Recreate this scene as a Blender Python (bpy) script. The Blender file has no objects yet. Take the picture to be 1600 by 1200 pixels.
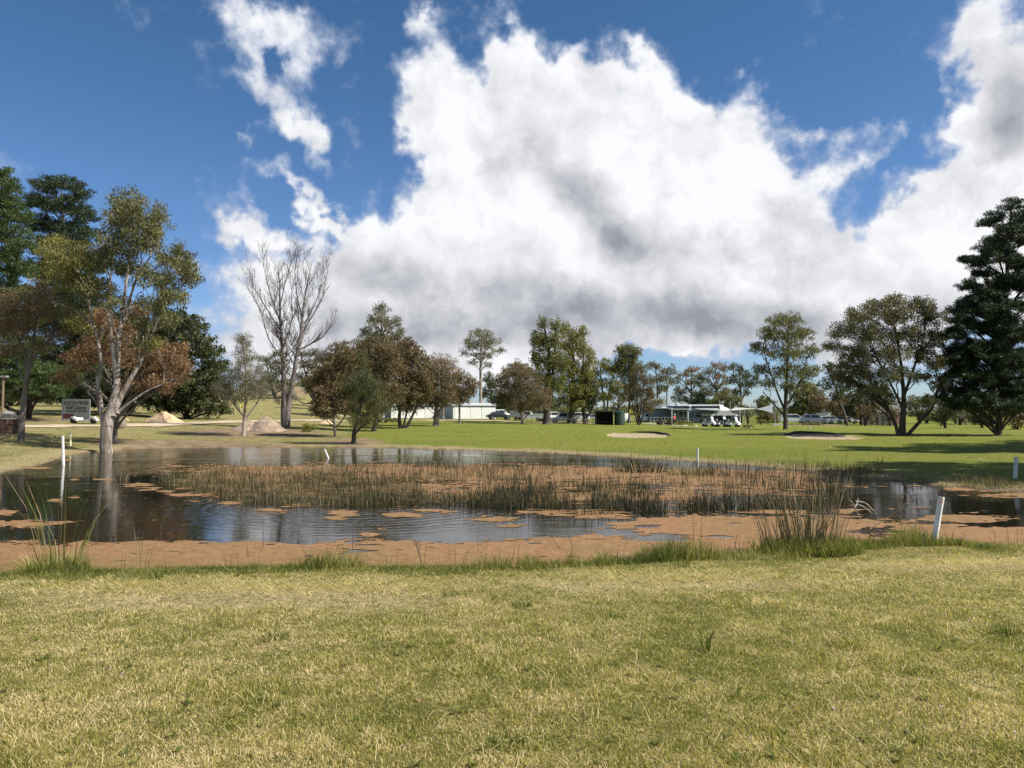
import bpy, bmesh, math, random
import numpy as np
from mathutils import Vector, Matrix
R = math.radians
random.seed(7); RNG = np.random.default_rng(7)
scene = bpy.context.scene
COL = scene.collection

# ------------------------------------------------------------------ camera, sky, sun, exposure
F = 1200.0                      # focal length in photo pixels (photo 1600 wide)
CAMZ = 1.6
TH = math.atan(50 / F)
cd = bpy.data.cameras.new("camera"); cam = bpy.data.objects.new("camera", cd); COL.objects.link(cam)
cd.sensor_width = 36; cd.lens = 27.0; cd.clip_start = 0.05; cd.clip_end = 8000
cam.location = (0, 0, CAMZ); cam.rotation_euler = (math.pi / 2 + TH, 0, 0)
scene.camera = cam
scene.view_settings.view_transform = 'Standard'; scene.view_settings.look = 'None'
scene.view_settings.exposure = 0.7; scene.view_settings.gamma = 1.0
SUN_FWD = -14.0                 # sun stands to the right, this many degrees ahead (negative: behind the camera)
SUN_EL = 46.0
sd = Vector((math.cos(R(SUN_FWD)) * math.cos(R(SUN_EL)), math.sin(R(SUN_FWD)) * math.cos(R(SUN_EL)), math.sin(R(SUN_EL))))
ld = bpy.data.lights.new("sun", 'SUN'); ld.energy = 5.0; ld.angle = R(0.5); ld.color = (1, 0.93, 0.82)
lo = bpy.data.objects.new("sun", ld); COL.objects.link(lo)
lo.rotation_euler = sd.to_track_quat('Z', 'Y').to_euler(); lo.location = (40, 20, 60)
scene.cycles.max_bounces = 6; scene.cycles.transparent_max_bounces = 6
scene.cycles.diffuse_bounces = 2; scene.cycles.glossy_bounces = 3; scene.cycles.transmission_bounces = 3
scene.cycles.use_adaptive_sampling = True; scene.cycles.sample_clamp_indirect = 4

def P(px, py, Y):
    """world point seen at photo pixel (px,py) at distance Y along the ground"""
    a = (px - 800) / F; b = (600 - py) / F
    y = math.cos(TH) - b * math.sin(TH); z = math.sin(TH) + b * math.cos(TH)
    return Vector((a * Y / y, Y, CAMZ + z * Y / y))
def pxdir(px, py):
    v = (P(px, py, 1.0) - Vector((0, 0, CAMZ))).normalized()
    return math.atan2(v.x, v.y), math.asin(v.z)
def proj(X, Y, Z):
    zr = Z - CAMZ
    d = Y * math.cos(TH) + zr * math.sin(TH); u = zr * math.cos(TH) - Y * math.sin(TH)
    return 800 + F * X / d, 600 - F * u / d

class NT:
    def __init__(s, tree): s.t = tree; s.n = tree.nodes; s.l = tree.links
    def node(s, typ, **kw):
        n = s.n.new(typ)
        for k, v in kw.items():
            if k.startswith('i_'):
                key = k[2:]; key = int(key) if key.isdigit() else key.replace('_', ' ')
                s.put(n.inputs[key], v)
            else: setattr(n, k, v)
        return n
    def put(s, sock, v):
        if isinstance(v, bpy.types.NodeSocket): s.l.new(v, sock)
        else: sock.default_value = v
    def math(s, op, a, b=None, c=None, clamp=False):
        n = s.n.new('ShaderNodeMath'); n.operation = op; n.use_clamp = clamp
        s.put(n.inputs[0], a)
        if b is not None: s.put(n.inputs[1], b)
        if c is not None: s.put(n.inputs[2], c)
        return n.outputs[0]
    def vmath(s, op, a, b=None, scale=None):
        n = s.n.new('ShaderNodeVectorMath'); n.operation = op
        s.put(n.inputs[0], a)
        if b is not None: s.put(n.inputs[1], b)
        if scale is not None: s.put(n.inputs['Scale'], scale)
        return n.outputs['Value'] if op in ('LENGTH', 'DOT_PRODUCT') else n.outputs[0]
    def noise(s, vec, scale, detail=3, rough=0.55, dist=0.0, col=False):
        n = s.node('ShaderNodeTexNoise'); n.inputs['Scale'].default_value = scale
        n.inputs['Detail'].default_value = detail; n.inputs['Roughness'].default_value = rough
        n.inputs['Distortion'].default_value = dist
        if vec is not None: s.put(n.inputs['Vector'], vec)
        return n.outputs[1 if col else 0]
    def ss(s, v, a, b, lo=0.0, hi=1.0, interp='SMOOTHSTEP'):
        n = s.node('ShaderNodeMapRange'); n.interpolation_type = interp
        s.put(n.inputs[0], v); s.put(n.inputs[1], a); s.put(n.inputs[2], b); s.put(n.inputs[3], lo); s.put(n.inputs[4], hi)
        return n.outputs[0]
    def mix(s, f, a, b, blend='MIX'):
        n = s.n.new('ShaderNodeMix'); n.data_type = 'RGBA'; n.blend_type = blend
        s.put(n.inputs[0], f)
        for i, v in ((6, a), (7, b)):
            if isinstance(v, bpy.types.NodeSocket): s.l.new(v, n.inputs[i])
            else: n.inputs[i].default_value = (*v, 1)
        return n.outputs[2]

# --- sky: Nishita air with clouds placed by direction on the dome
world = bpy.data.worlds.new("World"); scene.world = world; world.use_nodes = True
w = NT(world.node_tree); w.n.clear()
sky = w.node('ShaderNodeTexSky'); sky.sky_type = 'NISHITA'; sky.sun_disc = False
sky.sun_elevation = R(SUN_EL); sky.sun_rotation = R(90 - SUN_FWD)
world.cycles.sampling_method = 'MANUAL'; world.cycles.sample_map_resolution = 512
sky.air_density = 1.0; sky.dust_density = 0.35; sky.ozone_density = 2.6; sky.altitude = 100
tc = w.node('ShaderNodeTexCoord'); D3 = w.vmath('NORMALIZE', tc.outputs['Generated'])
sx = w.node('ShaderNodeSeparateXYZ'); w.l.new(D3, sx.inputs[0])
az = w.math('ARCTAN2', sx.outputs[0], sx.outputs[1]); el = w.math('ARCSINE', sx.outputs[2])
ae = w.node('ShaderNodeCombineXYZ'); w.l.new(az, ae.inputs[0]); w.l.new(el, ae.inputs[1])
wn = w.noise(D3, 5.5, 4, 0.6, col=True)
wv = w.vmath('SCALE', w.vmath('SUBTRACT', wn, (0.5, 0.5, 0.5)), scale=0.17)
wn2 = w.noise(D3, 22, 4, 0.62, col=True)
wv2 = w.vmath('SCALE', w.vmath('SUBTRACT', wn2, (0.5, 0.5, 0.5)), scale=0.062)
AEW = w.vmath('ADD', w.vmath('ADD', ae.outputs[0], wv), wv2)
def ellipses(lst, vec, tot0=None):
    # each term's input carries a vanishing share of the running total, so the shader evaluates them one after another
    tot = None; prev = tot0
    for (px, py, rx, ry, rot, wt) in lst:
        a0, e0 = pxdir(px, py); a1, _ = pxdir(px + rx, py); _, e1 = pxdir(px, py - ry)
        m = w.node('ShaderNodeMapping'); m.vector_type = 'TEXTURE'
        if prev is not None:
            q = w.n.new('ShaderNodeVectorMath'); q.operation = 'MULTIPLY_ADD'; w.l.new(prev, q.inputs[0]); q.inputs[1].default_value = (1e-7,) * 3; w.l.new(vec, q.inputs[2]); vin = q.outputs[0]
        else: vin = vec
        w.l.new(vin, m.inputs[0]); m.inputs[1].default_value = (a0, e0, 0)
        m.inputs[2].default_value = (0, 0, R(-rot)); m.inputs[3].default_value = (abs(a1 - a0), abs(e1 - e0), 1)
        sxx = w.node('ShaderNodeSeparateXYZ'); w.l.new(m.outputs[0], sxx.inputs[0])
        r2 = w.math('ADD', w.math('MULTIPLY', sxx.outputs[0], sxx.outputs[0]), w.math('MULTIPLY', sxx.outputs[1], sxx.outputs[1]))
        v = w.math('MULTIPLY', w.math('EXPONENT', w.math('MULTIPLY', r2, -0.9)), wt)
        tot = v if tot is None else w.math('ADD', tot, v)
        prev = tot
    return tot
CL = [(420, 40, 62, 55, 0, .75), (392, 120, 34, 60, -10, .75), (455, 110, 32, 50, 0, .5), (445, 185, 52, 42, 40, .9), (490, 240, 50, 30, 50, .9), (415, 108, 16, 22, 0, -.7),
      (385, 0, 40, 30, 0, .5), (525, 90, 22, 40, 0, .33), (560, 215, 25, 25, 0, .3), (385, 238, 28, 13, 0, .6), (325, 285, 26, 24, 30, .38),
      (395, 285, 42, 22, 0, .62), (375, 345, 50, 32, 0, .85), (430, 375, 75, 22, 10, .8), (470, 310, 48, 17, 40, .8), (520, 355, 36, 17, 50, .85),
      (440, 435, 130, 26, 0, .6), (430, 490, 130, 50, 0, .42), (330, 520, 90, 50, 0, .25), (560, 470, 60, 60, 0, .5), (645, 55, 22, 26, 0, .6), (665, 130, 38, 60, 0, .8), (700, 190, 70, 70, 0, 1), (790, 80, 32, 50, 0, .8), (830, 120, 60, 50, 0, .9),
      (720, 280, 80, 60, 0, 1), (870, 190, 110, 80, 0, 1), (920, 100, 35, 30, 0, .7), (1010, 120, 60, 60, 20, .7), (1000, 60, 25, 20, 30, .4), (980, 200, 120, 80, 0, 1), (1090, 170, 60, 45, 20, .6),
      (1110, 250, 100, 80, 20, 1), (1190, 200, 34, 50, 0, .4), (1175, 110, 18, 12, 0, .4), (1215, 310, 60, 50, 20, .8), (1280, 350, 60, 50, 0, .8), (830, 330, 170, 110, 0, 1), (1010, 360, 220, 120, 0, 1),
      (620, 390, 70, 40, 0, .9), (690, 430, 180, 70, 0, .9), (900, 470, 260, 80, 0, 1), (1200, 440, 200, 90, 0, 1), (1360, 430, 120, 70, 0, .9),
      (640, 520, 190, 55, 0, .7), (520, 560, 150, 50, 0, .5), (1420, 480, 160, 70, 0, .9), (1020, 505, 300, 35, 0, .8), (1330, 210, 48, 24, 0, .55), (1315, 260, 34, 26, 0, .6), (1385, 190, 22, 12, 0, .4),
      (1250, 215, 22, 16, 0, .5), (1400, 275, 20, 12, 0, .45), (1350, 265, 18, 14, 0, .3), (1520, 30, 45, 50, 0, .9), (1560, 90, 80, 70, 0, 1), (1520, 130, 40, 50, 0, .7), (1590, 190, 80, 60, 0, 1),
      (1560, 240, 60, 60, 0, .9), (1500, 305, 70, 40, 0, .8), (1445, 350, 50, 50, 0, .8), (1570, 330, 90, 80, 0, 1), (1500, 410, 110, 60, 0, 1), (1700, 200, 200, 250, 0, 1), (1900, 300, 200, 250, 0, .9),
      (1300, 560, 200, 30, 0, .45), (760, 570, 230, 45, 0, .85), (560, 600, 120, 40, 0, .5), (420, 540, 100, 50, 0, .32), (940, 560, 60, 30, 0, .5), (620, 235, 60, 55, 0, -.5), (1320, 330, 40, 30, 30, -.35), (1480, 440, 40, 10, 0, -.3), (1285, 385, 25, 8, 0, -.2),
      (1080, 580, 110, 22, 0, -.8)]
GR = [(900, 320, 100, 45, 35, .9), (985, 380, 70, 35, 20, .6), (600, 445, 110, 30, 0, .6), (800, 450, 260, 40, 5, .6), (700, 520, 300, 40, 0, .75), (1050, 480, 280, 30, 0, .7),
      (1565, 190, 60, 50, 0, 1.0), (1590, 130, 60, 60, 0, .8), (1560, 235, 50, 30, 0, .5), (1200, 425, 110, 22, 0, .5), (1205, 310, 45, 22, 20, .5), (1130, 395, 60, 14, 0, .35), (860, 400, 60, 20, 0, .4), (660, 290, 50, 22, 0, .25),
      (1300, 520, 200, 30, 0, .6), (900, 540, 400, 40, 0, .45), (760, 230, 50, 60, 30, .25), (1150, 500, 140, 20, 0, .4), (1480, 330, 40, 60, 0, .2), (770, 150, 25, 50, 60, .2), (690, 380, 70, 18, 0, .25)]
dens = ellipses(CL, AEW)
# other clouds all over the rest of the sky (behind and beside the camera)
beh = w.math('MULTIPLY', w.ss(w.math('ABSOLUTE', az), 0.8, 1.4), w.ss(w.noise(D3, 2.2, 2, .5), .48, .62))
dens = w.math('ADD', w.math('MINIMUM', dens, 1.5), w.math('MULTIPLY', beh, 0.9))
def vor(vec, sc):
    n = w.node('ShaderNodeTexVoronoi'); n.feature = 'SMOOTH_F1'; n.inputs['Scale'].default_value = sc; n.inputs['Smoothness'].default_value = .35; n.inputs['Detail'].default_value = 0.0; n.inputs['Roughness'].default_value = .5; w.l.new(vec, n.inputs['Vector']); return n.outputs['Distance']
puffv = w.vmath('ADD', D3, w.vmath('SCALE', wv2, scale=1.2))
puff = vor(puffv, 11)
fb = w.noise(D3, 9, 6, 0.6)
fine = w.noise(D3, 40, 4, 0.65)
d2 = w.math('ADD', dens, w.math('ADD', w.math('MULTIPLY', w.math('SUBTRACT', fb, .5), 1.5), w.math('MULTIPLY', w.math('SUBTRACT', fine, .5), .75)))
d2 = w.math('ADD', d2, w.math('MULTIPLY', w.math('SUBTRACT', .60, puff), .5))
mask = w.ss(d2, 0.28, 0.98)
warpd = w.vmath('ADD', D3, w.vmath('SCALE', wv2, scale=.8))
relief = w.math('SUBTRACT', w.noise(warpd, 10, 5, .55), w.noise(w.vmath('ADD', warpd, (0.016, 0.0, 0.022)), 10, 5, .55))
grey = ellipses(GR, w.vmath('ADD', ae.outputs[0], w.vmath('SCALE', wv, scale=.7)), dens)
g2 = w.math('ADD', grey, w.math('MULTIPLY', w.math('SUBTRACT', w.noise(D3, 8, 5, .55), .5), .9))
g2 = w.math('ADD', g2, w.math('MULTIPLY', w.math('SUBTRACT', w.noise(D3, 3.2, 3, .5), .5), .8))
g3 = w.ss(g2, -0.42, 1.65)
g3 = w.math('ADD', g3, w.math('MULTIPLY', w.math('ADD', relief, w.math('MULTIPLY', w.math('SUBTRACT', .60, puff), .30)), -1.5), clamp=True)
ccol = w.mix(g3, (0.60, 0.603, 0.618), (0.20, 0.212, 0.245))
cthin = w.ss(d2, 0.5, 1.15)
ccol = w.mix(cthin, (0.31, 0.36, 0.46), ccol)
tint = w.mix(w.ss(el, 0.0, 0.55), (0.052, 0.062, 0.082), (0.034, 0.052, 0.064))
skys = w.mix(1.0, sky.outputs[0], tint, 'MULTIPLY')
fin = w.mix(w.math('MULTIPLY', mask, w.ss(el, -0.02, 0.03)), skys, ccol)
bg = w.node('ShaderNodeBackground'); w.l.new(fin, bg.inputs[0]); bg.inputs[1].default_value = 1.0
w.l.new(bg.outputs[0], w.node('ShaderNodeOutputWorld').inputs[0])

# ------------------------------------------------------------------ numpy noise
def vnoise(x, y, seed=0):
    x = np.asarray(x, float); y = np.asarray(y, float)
    xi = np.floor(x).astype(np.int64); yi = np.floor(y).astype(np.int64); xf = x - xi; yf = y - yi
    def h(a, b):
        n = (a * 374761393 + b * 668265263 + seed * 974711) & 0x7fffffff
        n = ((n ^ (n >> 13)) * 1274126177) & 0x7fffffff
        return ((n ^ (n >> 16)) & 0xffff) / 65535.0
    u = xf * xf * (3 - 2 * xf); v = yf * yf * (3 - 2 * yf)
    return (h(xi, yi) * (1 - u) + h(xi + 1, yi) * u) * (1 - v) + (h(xi, yi + 1) * (1 - u) + h(xi + 1, yi + 1) * u) * v
def fbm(x, y, seed=0, o=4):
    s = 0; a = .5; t = 0
    for i in range(o):
        s = s + a * vnoise(x * 2 ** i, y * 2 ** i, seed + i * 17); t += a; a *= .5
    return s / t
def sstep(a, b, x):
    t = np.clip((x - a) / (b - a), 0, 1); return t * t * (3 - 2 * t)

# ------------------------------------------------------------------ materials
MATS = {}
def newmat(name):
    m = bpy.data.materials.new(name); m.use_nodes = True; t = NT(m.node_tree); t.n.clear()
    out = t.node('ShaderNodeOutputMaterial'); return m, t, out
def mat(name, col, rough=.6, metal=0.0, var=0.0, scale=8.0, bump=0.0, bscale=20.0, spec=.5, col2=None):
    if name in MATS: return MATS[name]
    m, t, out = newmat(name)
    b = t.node('ShaderNodeBsdfPrincipled'); b.inputs['Roughness'].default_value = rough; b.inputs['Metallic'].default_value = metal
    b.inputs['Specular IOR Level'].default_value = spec
    co = t.node('ShaderNodeTexCoord').outputs['Object']
    c2 = col2 if col2 else tuple(c * (1 - var) for c in col)
    n = t.noise(co, scale, 5, .6)
    t.l.new(t.mix(t.ss(n, .35, .65), col, c2), b.inputs['Base Color'])
    if bump:
        bn = t.node('ShaderNodeBump'); bn.inputs['Strength'].default_value = bump; bn.inputs['Distance'].default_value = .05
        t.l.new(t.noise(co, bscale, 6, .6), bn.inputs['Height']); t.l.new(bn.outputs[0], b.inputs['Normal'])
    t.l.new(b.outputs[0], out.inputs[0]); MATS[name] = m; return m
def bark(name, c1, c2, scale=3.0, zs=.25, bump=.6):
    if name in MATS: return MATS[name]
    m, t, out = newmat(name)
    co = t.node('ShaderNodeTexCoord').outputs['Object']
    mp = t.node('ShaderNodeMapping'); t.l.new(co, mp.inputs[0]); mp.inputs[3].default_value = (1, 1, zs)
    n1 = t.noise(mp.outputs[0], scale, 6, .65, .6); n2 = t.noise(mp.outputs[0], scale * 5, 5, .6)
    b = t.node('ShaderNodeBsdfPrincipled'); b.inputs['Roughness'].default_value = .85
    c = t.mix(t.ss(n1, .38, .62), c1, c2); c = t.mix(t.ss(n2, .35, .75, 0, .5), c, tuple(x * .5 for x in c2))
    t.l.new(c, b.inputs['Base Color'])
    bn = t.node('ShaderNodeBump'); bn.inputs['Strength'].default_value = bump; bn.inputs['Distance'].default_value = .06
    t.l.new(t.math('ADD', n1, n2), bn.inputs['Height']); t.l.new(bn.outputs[0], b.inputs['Normal'])
    t.l.new(b.outputs[0], out.inputs[0]); MATS[name] = m; return m
def leafmat(name, stops, trans=.3, rough=.55):
    """stops: list of (pos, colour) over the per-leaf attribute 'rnd'"""
    if name in MATS: return MATS[name]
    m, t, out = newmat(name)
    at = t.node('ShaderNodeAttribute'); at.attribute_name = 'rnd'
    cr = t.node('ShaderNodeValToRGB'); t.l.new(at.outputs['Fac'], cr.inputs[0])
    e = cr.color_ramp.elements
    while len(e) < len(stops): e.new(.5)
    for i, (p, c) in enumerate(stops): e[i].position = p; e[i].color = (*c, 1)
    b = t.node('ShaderNodeBsdfPrincipled'); b.inputs['Roughness'].default_value = rough; b.inputs['Specular IOR Level'].default_value = .3
    t.l.new(cr.outputs[0], b.inputs['Base Color'])
    tr = t.node('ShaderNodeBsdfTranslucent')
    t.l.new(t.mix(1.0, cr.outputs[0], (1.3, 1.35, .75), 'MULTIPLY'), tr.inputs[0])
    mx = t.node('ShaderNodeMixShader'); mx.inputs[0].default_value = trans
    t.l.new(b.outputs[0], mx.inputs[1]); t.l.new(tr.outputs[0], mx.inputs[2]); t.l.new(mx.outputs[0], out.inputs[0])
    MATS[name] = m; return m

# ------------------------------------------------------------------ objects
def tag(o, label=None, cat=None, group=None, kind=None):
    if label: o['label'] = label
    if cat: o['category'] = cat
    if group: o['group'] = group
    if kind: o['kind'] = kind
    return o
def link(name, me, m, parent=None, smooth=False):
    o = bpy.data.objects.new(name, me); COL.objects.link(o)
    if m: me.materials.append(m)
    if smooth: me.polygons.foreach_set('use_smooth', [True] * len(me.polygons))
    if parent: o.parent = parent
    return o
def empty(name, loc, rz=0, label=None, cat=None, group=None, scale=1):
    o = bpy.data.objects.new(name, None); COL.objects.link(o); o.location = loc; o.rotation_euler = (0, 0, rz); o.scale = (scale,) * 3
    o.empty_display_size = .2
    return tag(o, label, cat, group)
def npmesh(name, V, Fc, attr=None):
    """V (n,3), Fc (m,k) with one k for all faces; attr per-face"""
    V = np.ascontiguousarray(V, dtype=np.float32); Fc = np.ascontiguousarray(Fc, dtype=np.int32); k = Fc.shape[1]
    me = bpy.data.meshes.new(name)
    me.vertices.add(len(V)); me.vertices.foreach_set('co', V.ravel())
    me.loops.add(Fc.size); me.loops.foreach_set('vertex_index', Fc.ravel())
    me.polygons.add(len(Fc)); me.polygons.foreach_set('loop_start', np.arange(0, Fc.size, k, dtype=np.int32))
    me.update(calc_edges=True)
    if attr is not None:
        a = me.attributes.new('rnd', 'FLOAT', 'FACE'); a.data.foreach_set('value', np.asarray(attr, dtype=np.float32))
    return me
class MB:
    def __init__(s): s.v = []; s.f = []
    def add(s, vs, fs):
        n = len(s.v); s.v += [tuple(v) for v in vs]; s.f += [tuple(i + n for i in f) for f in fs]
    def box(s, x0, x1, y0, y1, z0, z1, M=None):
        vs = [Vector(p) for p in ((x0, y0, z0), (x1, y0, z0), (x1, y1, z0), (x0, y1, z0), (x0, y0, z1), (x1, y0, z1), (x1, y1, z1), (x0, y1, z1))]
        if M: vs = [M @ v for v in vs]
        s.add(vs, [(3, 2, 1, 0), (4, 5, 6, 7), (0, 1, 5, 4), (1, 2, 6, 5), (2, 3, 7, 6), (3, 0, 4, 7)]); return s
    def cyl(s, p0, p1, r0, r1=None, n=12):
        s.tube([p0, p1], [r0, r0 if r1 is None else r1], n); return s
    def tube(s, pts, rad, n=6, cap=True):
        pts = [Vector(p) for p in pts]; vs = []; m = len(pts)
        for i, p in enumerate(pts):
            t = (pts[min(i + 1, m - 1)] - pts[max(i - 1, 0)])
            t = t.normalized() if t.length > 1e-9 else Vector((0, 0, 1))
            ref = Vector((1, 0, 0)) if abs(t.x) < .8 else Vector((0, 1, 0))
            u = t.cross(ref).normalized(); v = t.cross(u)
            for k in range(n):
                a = 2 * math.pi * k / n; vs.append(p + (u * math.cos(a) + v * math.sin(a)) * rad[i])
        fs = [(i * n + k, i * n + (k + 1) % n, (i + 1) * n + (k + 1) % n, (i + 1) * n + k) for i in range(m - 1) for k in range(n)]
        if cap: fs += [tuple(range(n)), tuple(range((m - 1) * n, m * n))[::-1]]
        s.add(vs, fs); return s
    def prism(s, prof, y0, y1, inset=0.0, M=None):
        """side profile [(x,z)] (anticlockwise) extruded in y; optional inset per point (3rd value)"""
        n = len(prof)
        a = [Vector((p[0], y0 + (p[2] if len(p) > 2 else 0), p[1])) for p in prof]
        b = [Vector((p[0], y1 - (p[2] if len(p) > 2 else 0), p[1])) for p in prof]
        if M: a = [M @ v for v in a]; b = [M @ v for v in b]
        s.add(a + b, [tuple(range(n)), tuple(range(n, 2 * n))[::-1]] + [((i + 1) % n, i, n + i, n + (i + 1) % n) for i in range(n)]); return s
    def build(s, name, m, parent=None, smooth=False, bevel=0):
        me = bpy.data.meshes.new(name); me.from_pydata(s.v, [], s.f); me.update()
        if bevel:
            bm = bmesh.new(); bm.from_mesh(me); bmesh.ops.recalc_face_normals(bm, faces=bm.faces)
            bmesh.ops.bevel(bm, geom=bm.edges, offset=bevel, segments=2, profile=.5, affect='EDGES'); bm.to_mesh(me); bm.free()
        return link(name, me, m, parent, smooth)

# ------------------------------------------------------------------ terrain
WZ = -0.4
FAR = [(-250, 790), (-120, 755), (0, 739), (40, 731), (75, 722), (100, 713), (128, 707), (160, 705), (230, 700), (320, 700), (400, 699), (500, 698), (600, 699), (700, 702), (800, 705), (900, 710),
       (1000, 716), (1100, 723), (1200, 730), (1290, 738), (1350, 746), (1420, 753), (1480, 760), (1540, 766), (1600, 769), (1760, 785)]
NEAR = [(1800, 862), (1600, 860), (1500, 850), (1400, 852), (1330, 856), (1250, 862), (1170, 868), (1080, 872), (1000, 880), (900, 888), (800, 894), (700, 893), (600, 893), (500, 892), (400, 893),
        (300, 896), (200, 898), (100, 900), (0, 903), (-150, 903), (-300, 880)]
def water_pt(px, py):
    # distance at which the ray meets the water level
    p = P(px, py, 1.0); k = (WZ - CAMZ) / (p.z - CAMZ); return (p.x * k, k)
POND = np.array([water_pt(*q) for q in FAR] + [(21, 18), (23, 15)] + [water_pt(*q) for q in NEAR] + [(-19, 12), (-24, 17)])
def shore_sd(X, Y):
    """signed distance to the pond edge, negative inside"""
    X = np.asarray(X, float); Y = np.asarray(Y, float)
    d = np.full(X.shape, 1e9); ins = np.zeros(X.shape, bool); n = len(POND)
    for i in range(n):
        ax, ay = POND[i]; bx, by = POND[(i + 1) % n]
        dx, dy = bx - ax, by - ay
        t = np.clip(((X - ax) * dx + (Y - ay) * dy) / (dx * dx + dy * dy), 0, 1)
        d = np.minimum(d, np.hypot(X - ax - t * dx, Y - ay - t * dy))
        c = ((ay > Y) != (by > Y)) & (X < (bx - ax) * (Y - ay) / (by - ay + 1e-12) + ax)
        ins ^= c
    d = np.where(ins, -d, d)
    return d + (fbm(X * .9, Y * .9, 3) - .5) * .35
TAB = {0: [(27, None), (40, 700), (50, 680), (62, 665), (75, 656), (110, 641), (150, 631), (300, 624)],
       160: [(43, None), (54, 683), (64, 668), (76, 657), (115, 641), (160, 631), (300, 620)],
       300: [(49, None), (56, 686), (68, 669), (80, 660), (105, 650), (160, 632), (300, 621)],
       450: [(49, None), (57, 686), (68, 672), (82, 663), (100, 655), (170, 632), (300, 603)],
       600: [(49, None), (62, 681), (90, 665), (120, 657), (200, 648), (350, 622)],
       750: [(46, None), (65, 680), (95, 664), (130, 656), (200, 650), (400, 645)],
       900: [(40, None), (60, 686), (85, 672), (115, 664), (150, 658), (220, 652), (400, 648)],
       1000: [(36, None), (55, 691), (75, 678), (105, 668), (145, 660), (230, 653), (400, 648)],
       1130: [(32, None), (46, 701), (70, 681), (115, 668.5), (150, 661), (250, 653), (400, 649)],
       1250: [(28, None), (42, 706), (55, 691), (80, 677), (110, 669), (140, 662), (230, 654), (400, 649)],
       1400: [(23, None), (33, 721), (45, 702), (65, 685), (85, 676), (120, 669), (250, 656), (400, 650)],
       1600: [(20, None), (24, 742), (33, 722), (45, 701), (70, 682), (88, 676), (130, 668), (250, 656), (400, 650)]}
_PX = sorted(TAB); _LD = np.linspace(math.log(15), math.log(500), 160)
_TZ = []
for c in _PX:
    ds = []; zs = []
    for (d, y) in TAB[c]:
        ds.append(math.log(d)); zs.append(WZ + .05 if y is None else P(c, y, d).z)
    _TZ.append(np.interp(_LD, ds, zs))
_TZ = np.array(_TZ)
for _ in range(3): _TZ[:, 1:-1] = (_TZ[:, :-2] + 2 * _TZ[:, 1:-1] + _TZ[:, 2:]) / 4
def zfar(X, Y):
    Y = np.maximum(Y, 1.0); px = np.clip(800 + F * X / Y, _PX[0], _PX[-1]); ld = np.clip(np.log(Y), _LD[0], _LD[-1])
    ci = np.clip(np.searchsorted(_PX, px) - 1, 0, len(_PX) - 2); pa = np.array(_PX, float)
    t = (px - pa[ci]) / (pa[ci + 1] - pa[ci]); t = t * t * (3 - 2 * t)
    li = (ld - _LD[0]) / (_LD[1] - _LD[0]); l0 = np.clip(li.astype(int), 0, len(_LD) - 2); lt = li - l0
    g = lambda c: _TZ[c, l0] * (1 - lt) + _TZ[c, l0 + 1] * lt
    return g(ci) * (1 - t) + g(ci + 1) * t
BUNKERS = []     # (X, Y, rx, ry, rot) filled below
def zground(X, Y, sd=None):
    X = np.asarray(X, float); Y = np.asarray(Y, float)
    if sd is None: sd = shore_sd(X, Y)
    micro = (fbm(X * .5, Y * .5, 11) - .5) * .10 + (fbm(X * 3, Y * 3, 12, 2) - .5) * .02
    zn = -.02 - .33 * np.clip((Y - 4.5) / 6, 0, 1.0) + micro * np.clip(sd / 2, 0, 1)
    zf = zfar(X, Y) + micro * 1.2
    wv_ = sstep(11, 20, Y + 0 * X)
    z = zn * (1 - wv_) + zf * wv_
    z = np.where(sd > 0, np.minimum(z, WZ + .035 + sd * np.where(Y < 14, .16, .22)), z)
    z = np.where(sd > 0, np.maximum(z, WZ + .02 + 0.03 * np.clip(sd, 0, 1)), WZ - np.clip(-sd * .35, .0, .9) + np.clip(1 + sd * 3, 0, 1) * .02)
    for (bx, by, rx, ry, rot, dep) in BUNKERS:
        c, s_ = math.cos(rot), math.sin(rot)
        u = ((X - bx) * c + (Y - by) * s_) / rx; v = (-(X - bx) * s_ + (Y - by) * c) / ry
        q = np.hypot(u, v)
        z = z + sstep(1.7, 1.0, q) * .15 * np.clip(v, -1, 1)
        z = z - dep * sstep(1.05, .82, q) + dep * .45 * np.exp(-((q - 1.18) / .16) ** 2) * (.6 + .4 * np.clip(v, -1, 1))
    return z
def ground_at(px, py, dmin=None, dmax=420):
    """the point of the far ground seen at a pixel"""
    Ds = np.exp(np.linspace(math.log(dmin or 13), math.log(dmax), 900))
    a = (px - 800) / F; X = a * Ds * (1 / (math.cos(TH) - (600 - py) / F * math.sin(TH)))
    Z = zground(X, Ds); zr = Z - CAMZ
    yy = 600 - F * (zr * math.cos(TH) - Ds * math.sin(TH)) / (Ds * math.cos(TH) + zr * math.sin(TH))
    ok = np.nonzero((yy <= py) & (shore_sd(X, Ds) > -.2) | (yy <= py) & (Ds > 60))[0]
    i = ok[0] if len(ok) else len(Ds) - 1
    return Vector((float(X[i]), float(Ds[i]), float(Z[i])))
def on(px, D):
    """ground point in pixel column px at distance D"""
    X = (px - 800) / F * D; return Vector((X, D, float(zground(np.array([X]), np.array([float(D)]))[0])))
def bunk(px, py, wpx, dpt, rot, dep):
    g = ground_at(px, py); BUNKERS.append((g.x, g.y, wpx / 2 / F * g.y, dpt, rot, dep))
_b = [((995, 680), 96, 3.6, -.06, .10), ((1285, 682), 110, 5.0, -.30, .12), ((1390, 668), 60, 3.0, 0, .1)]
_B2 = []
for (q, wpx, dpt, rot, dep) in _b:
    g = ground_at(*q); _B2.append((g.x, g.y, wpx / 2 / F * g.y, dpt, rot, dep))
BUNKERS += _B2[:2]

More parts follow.
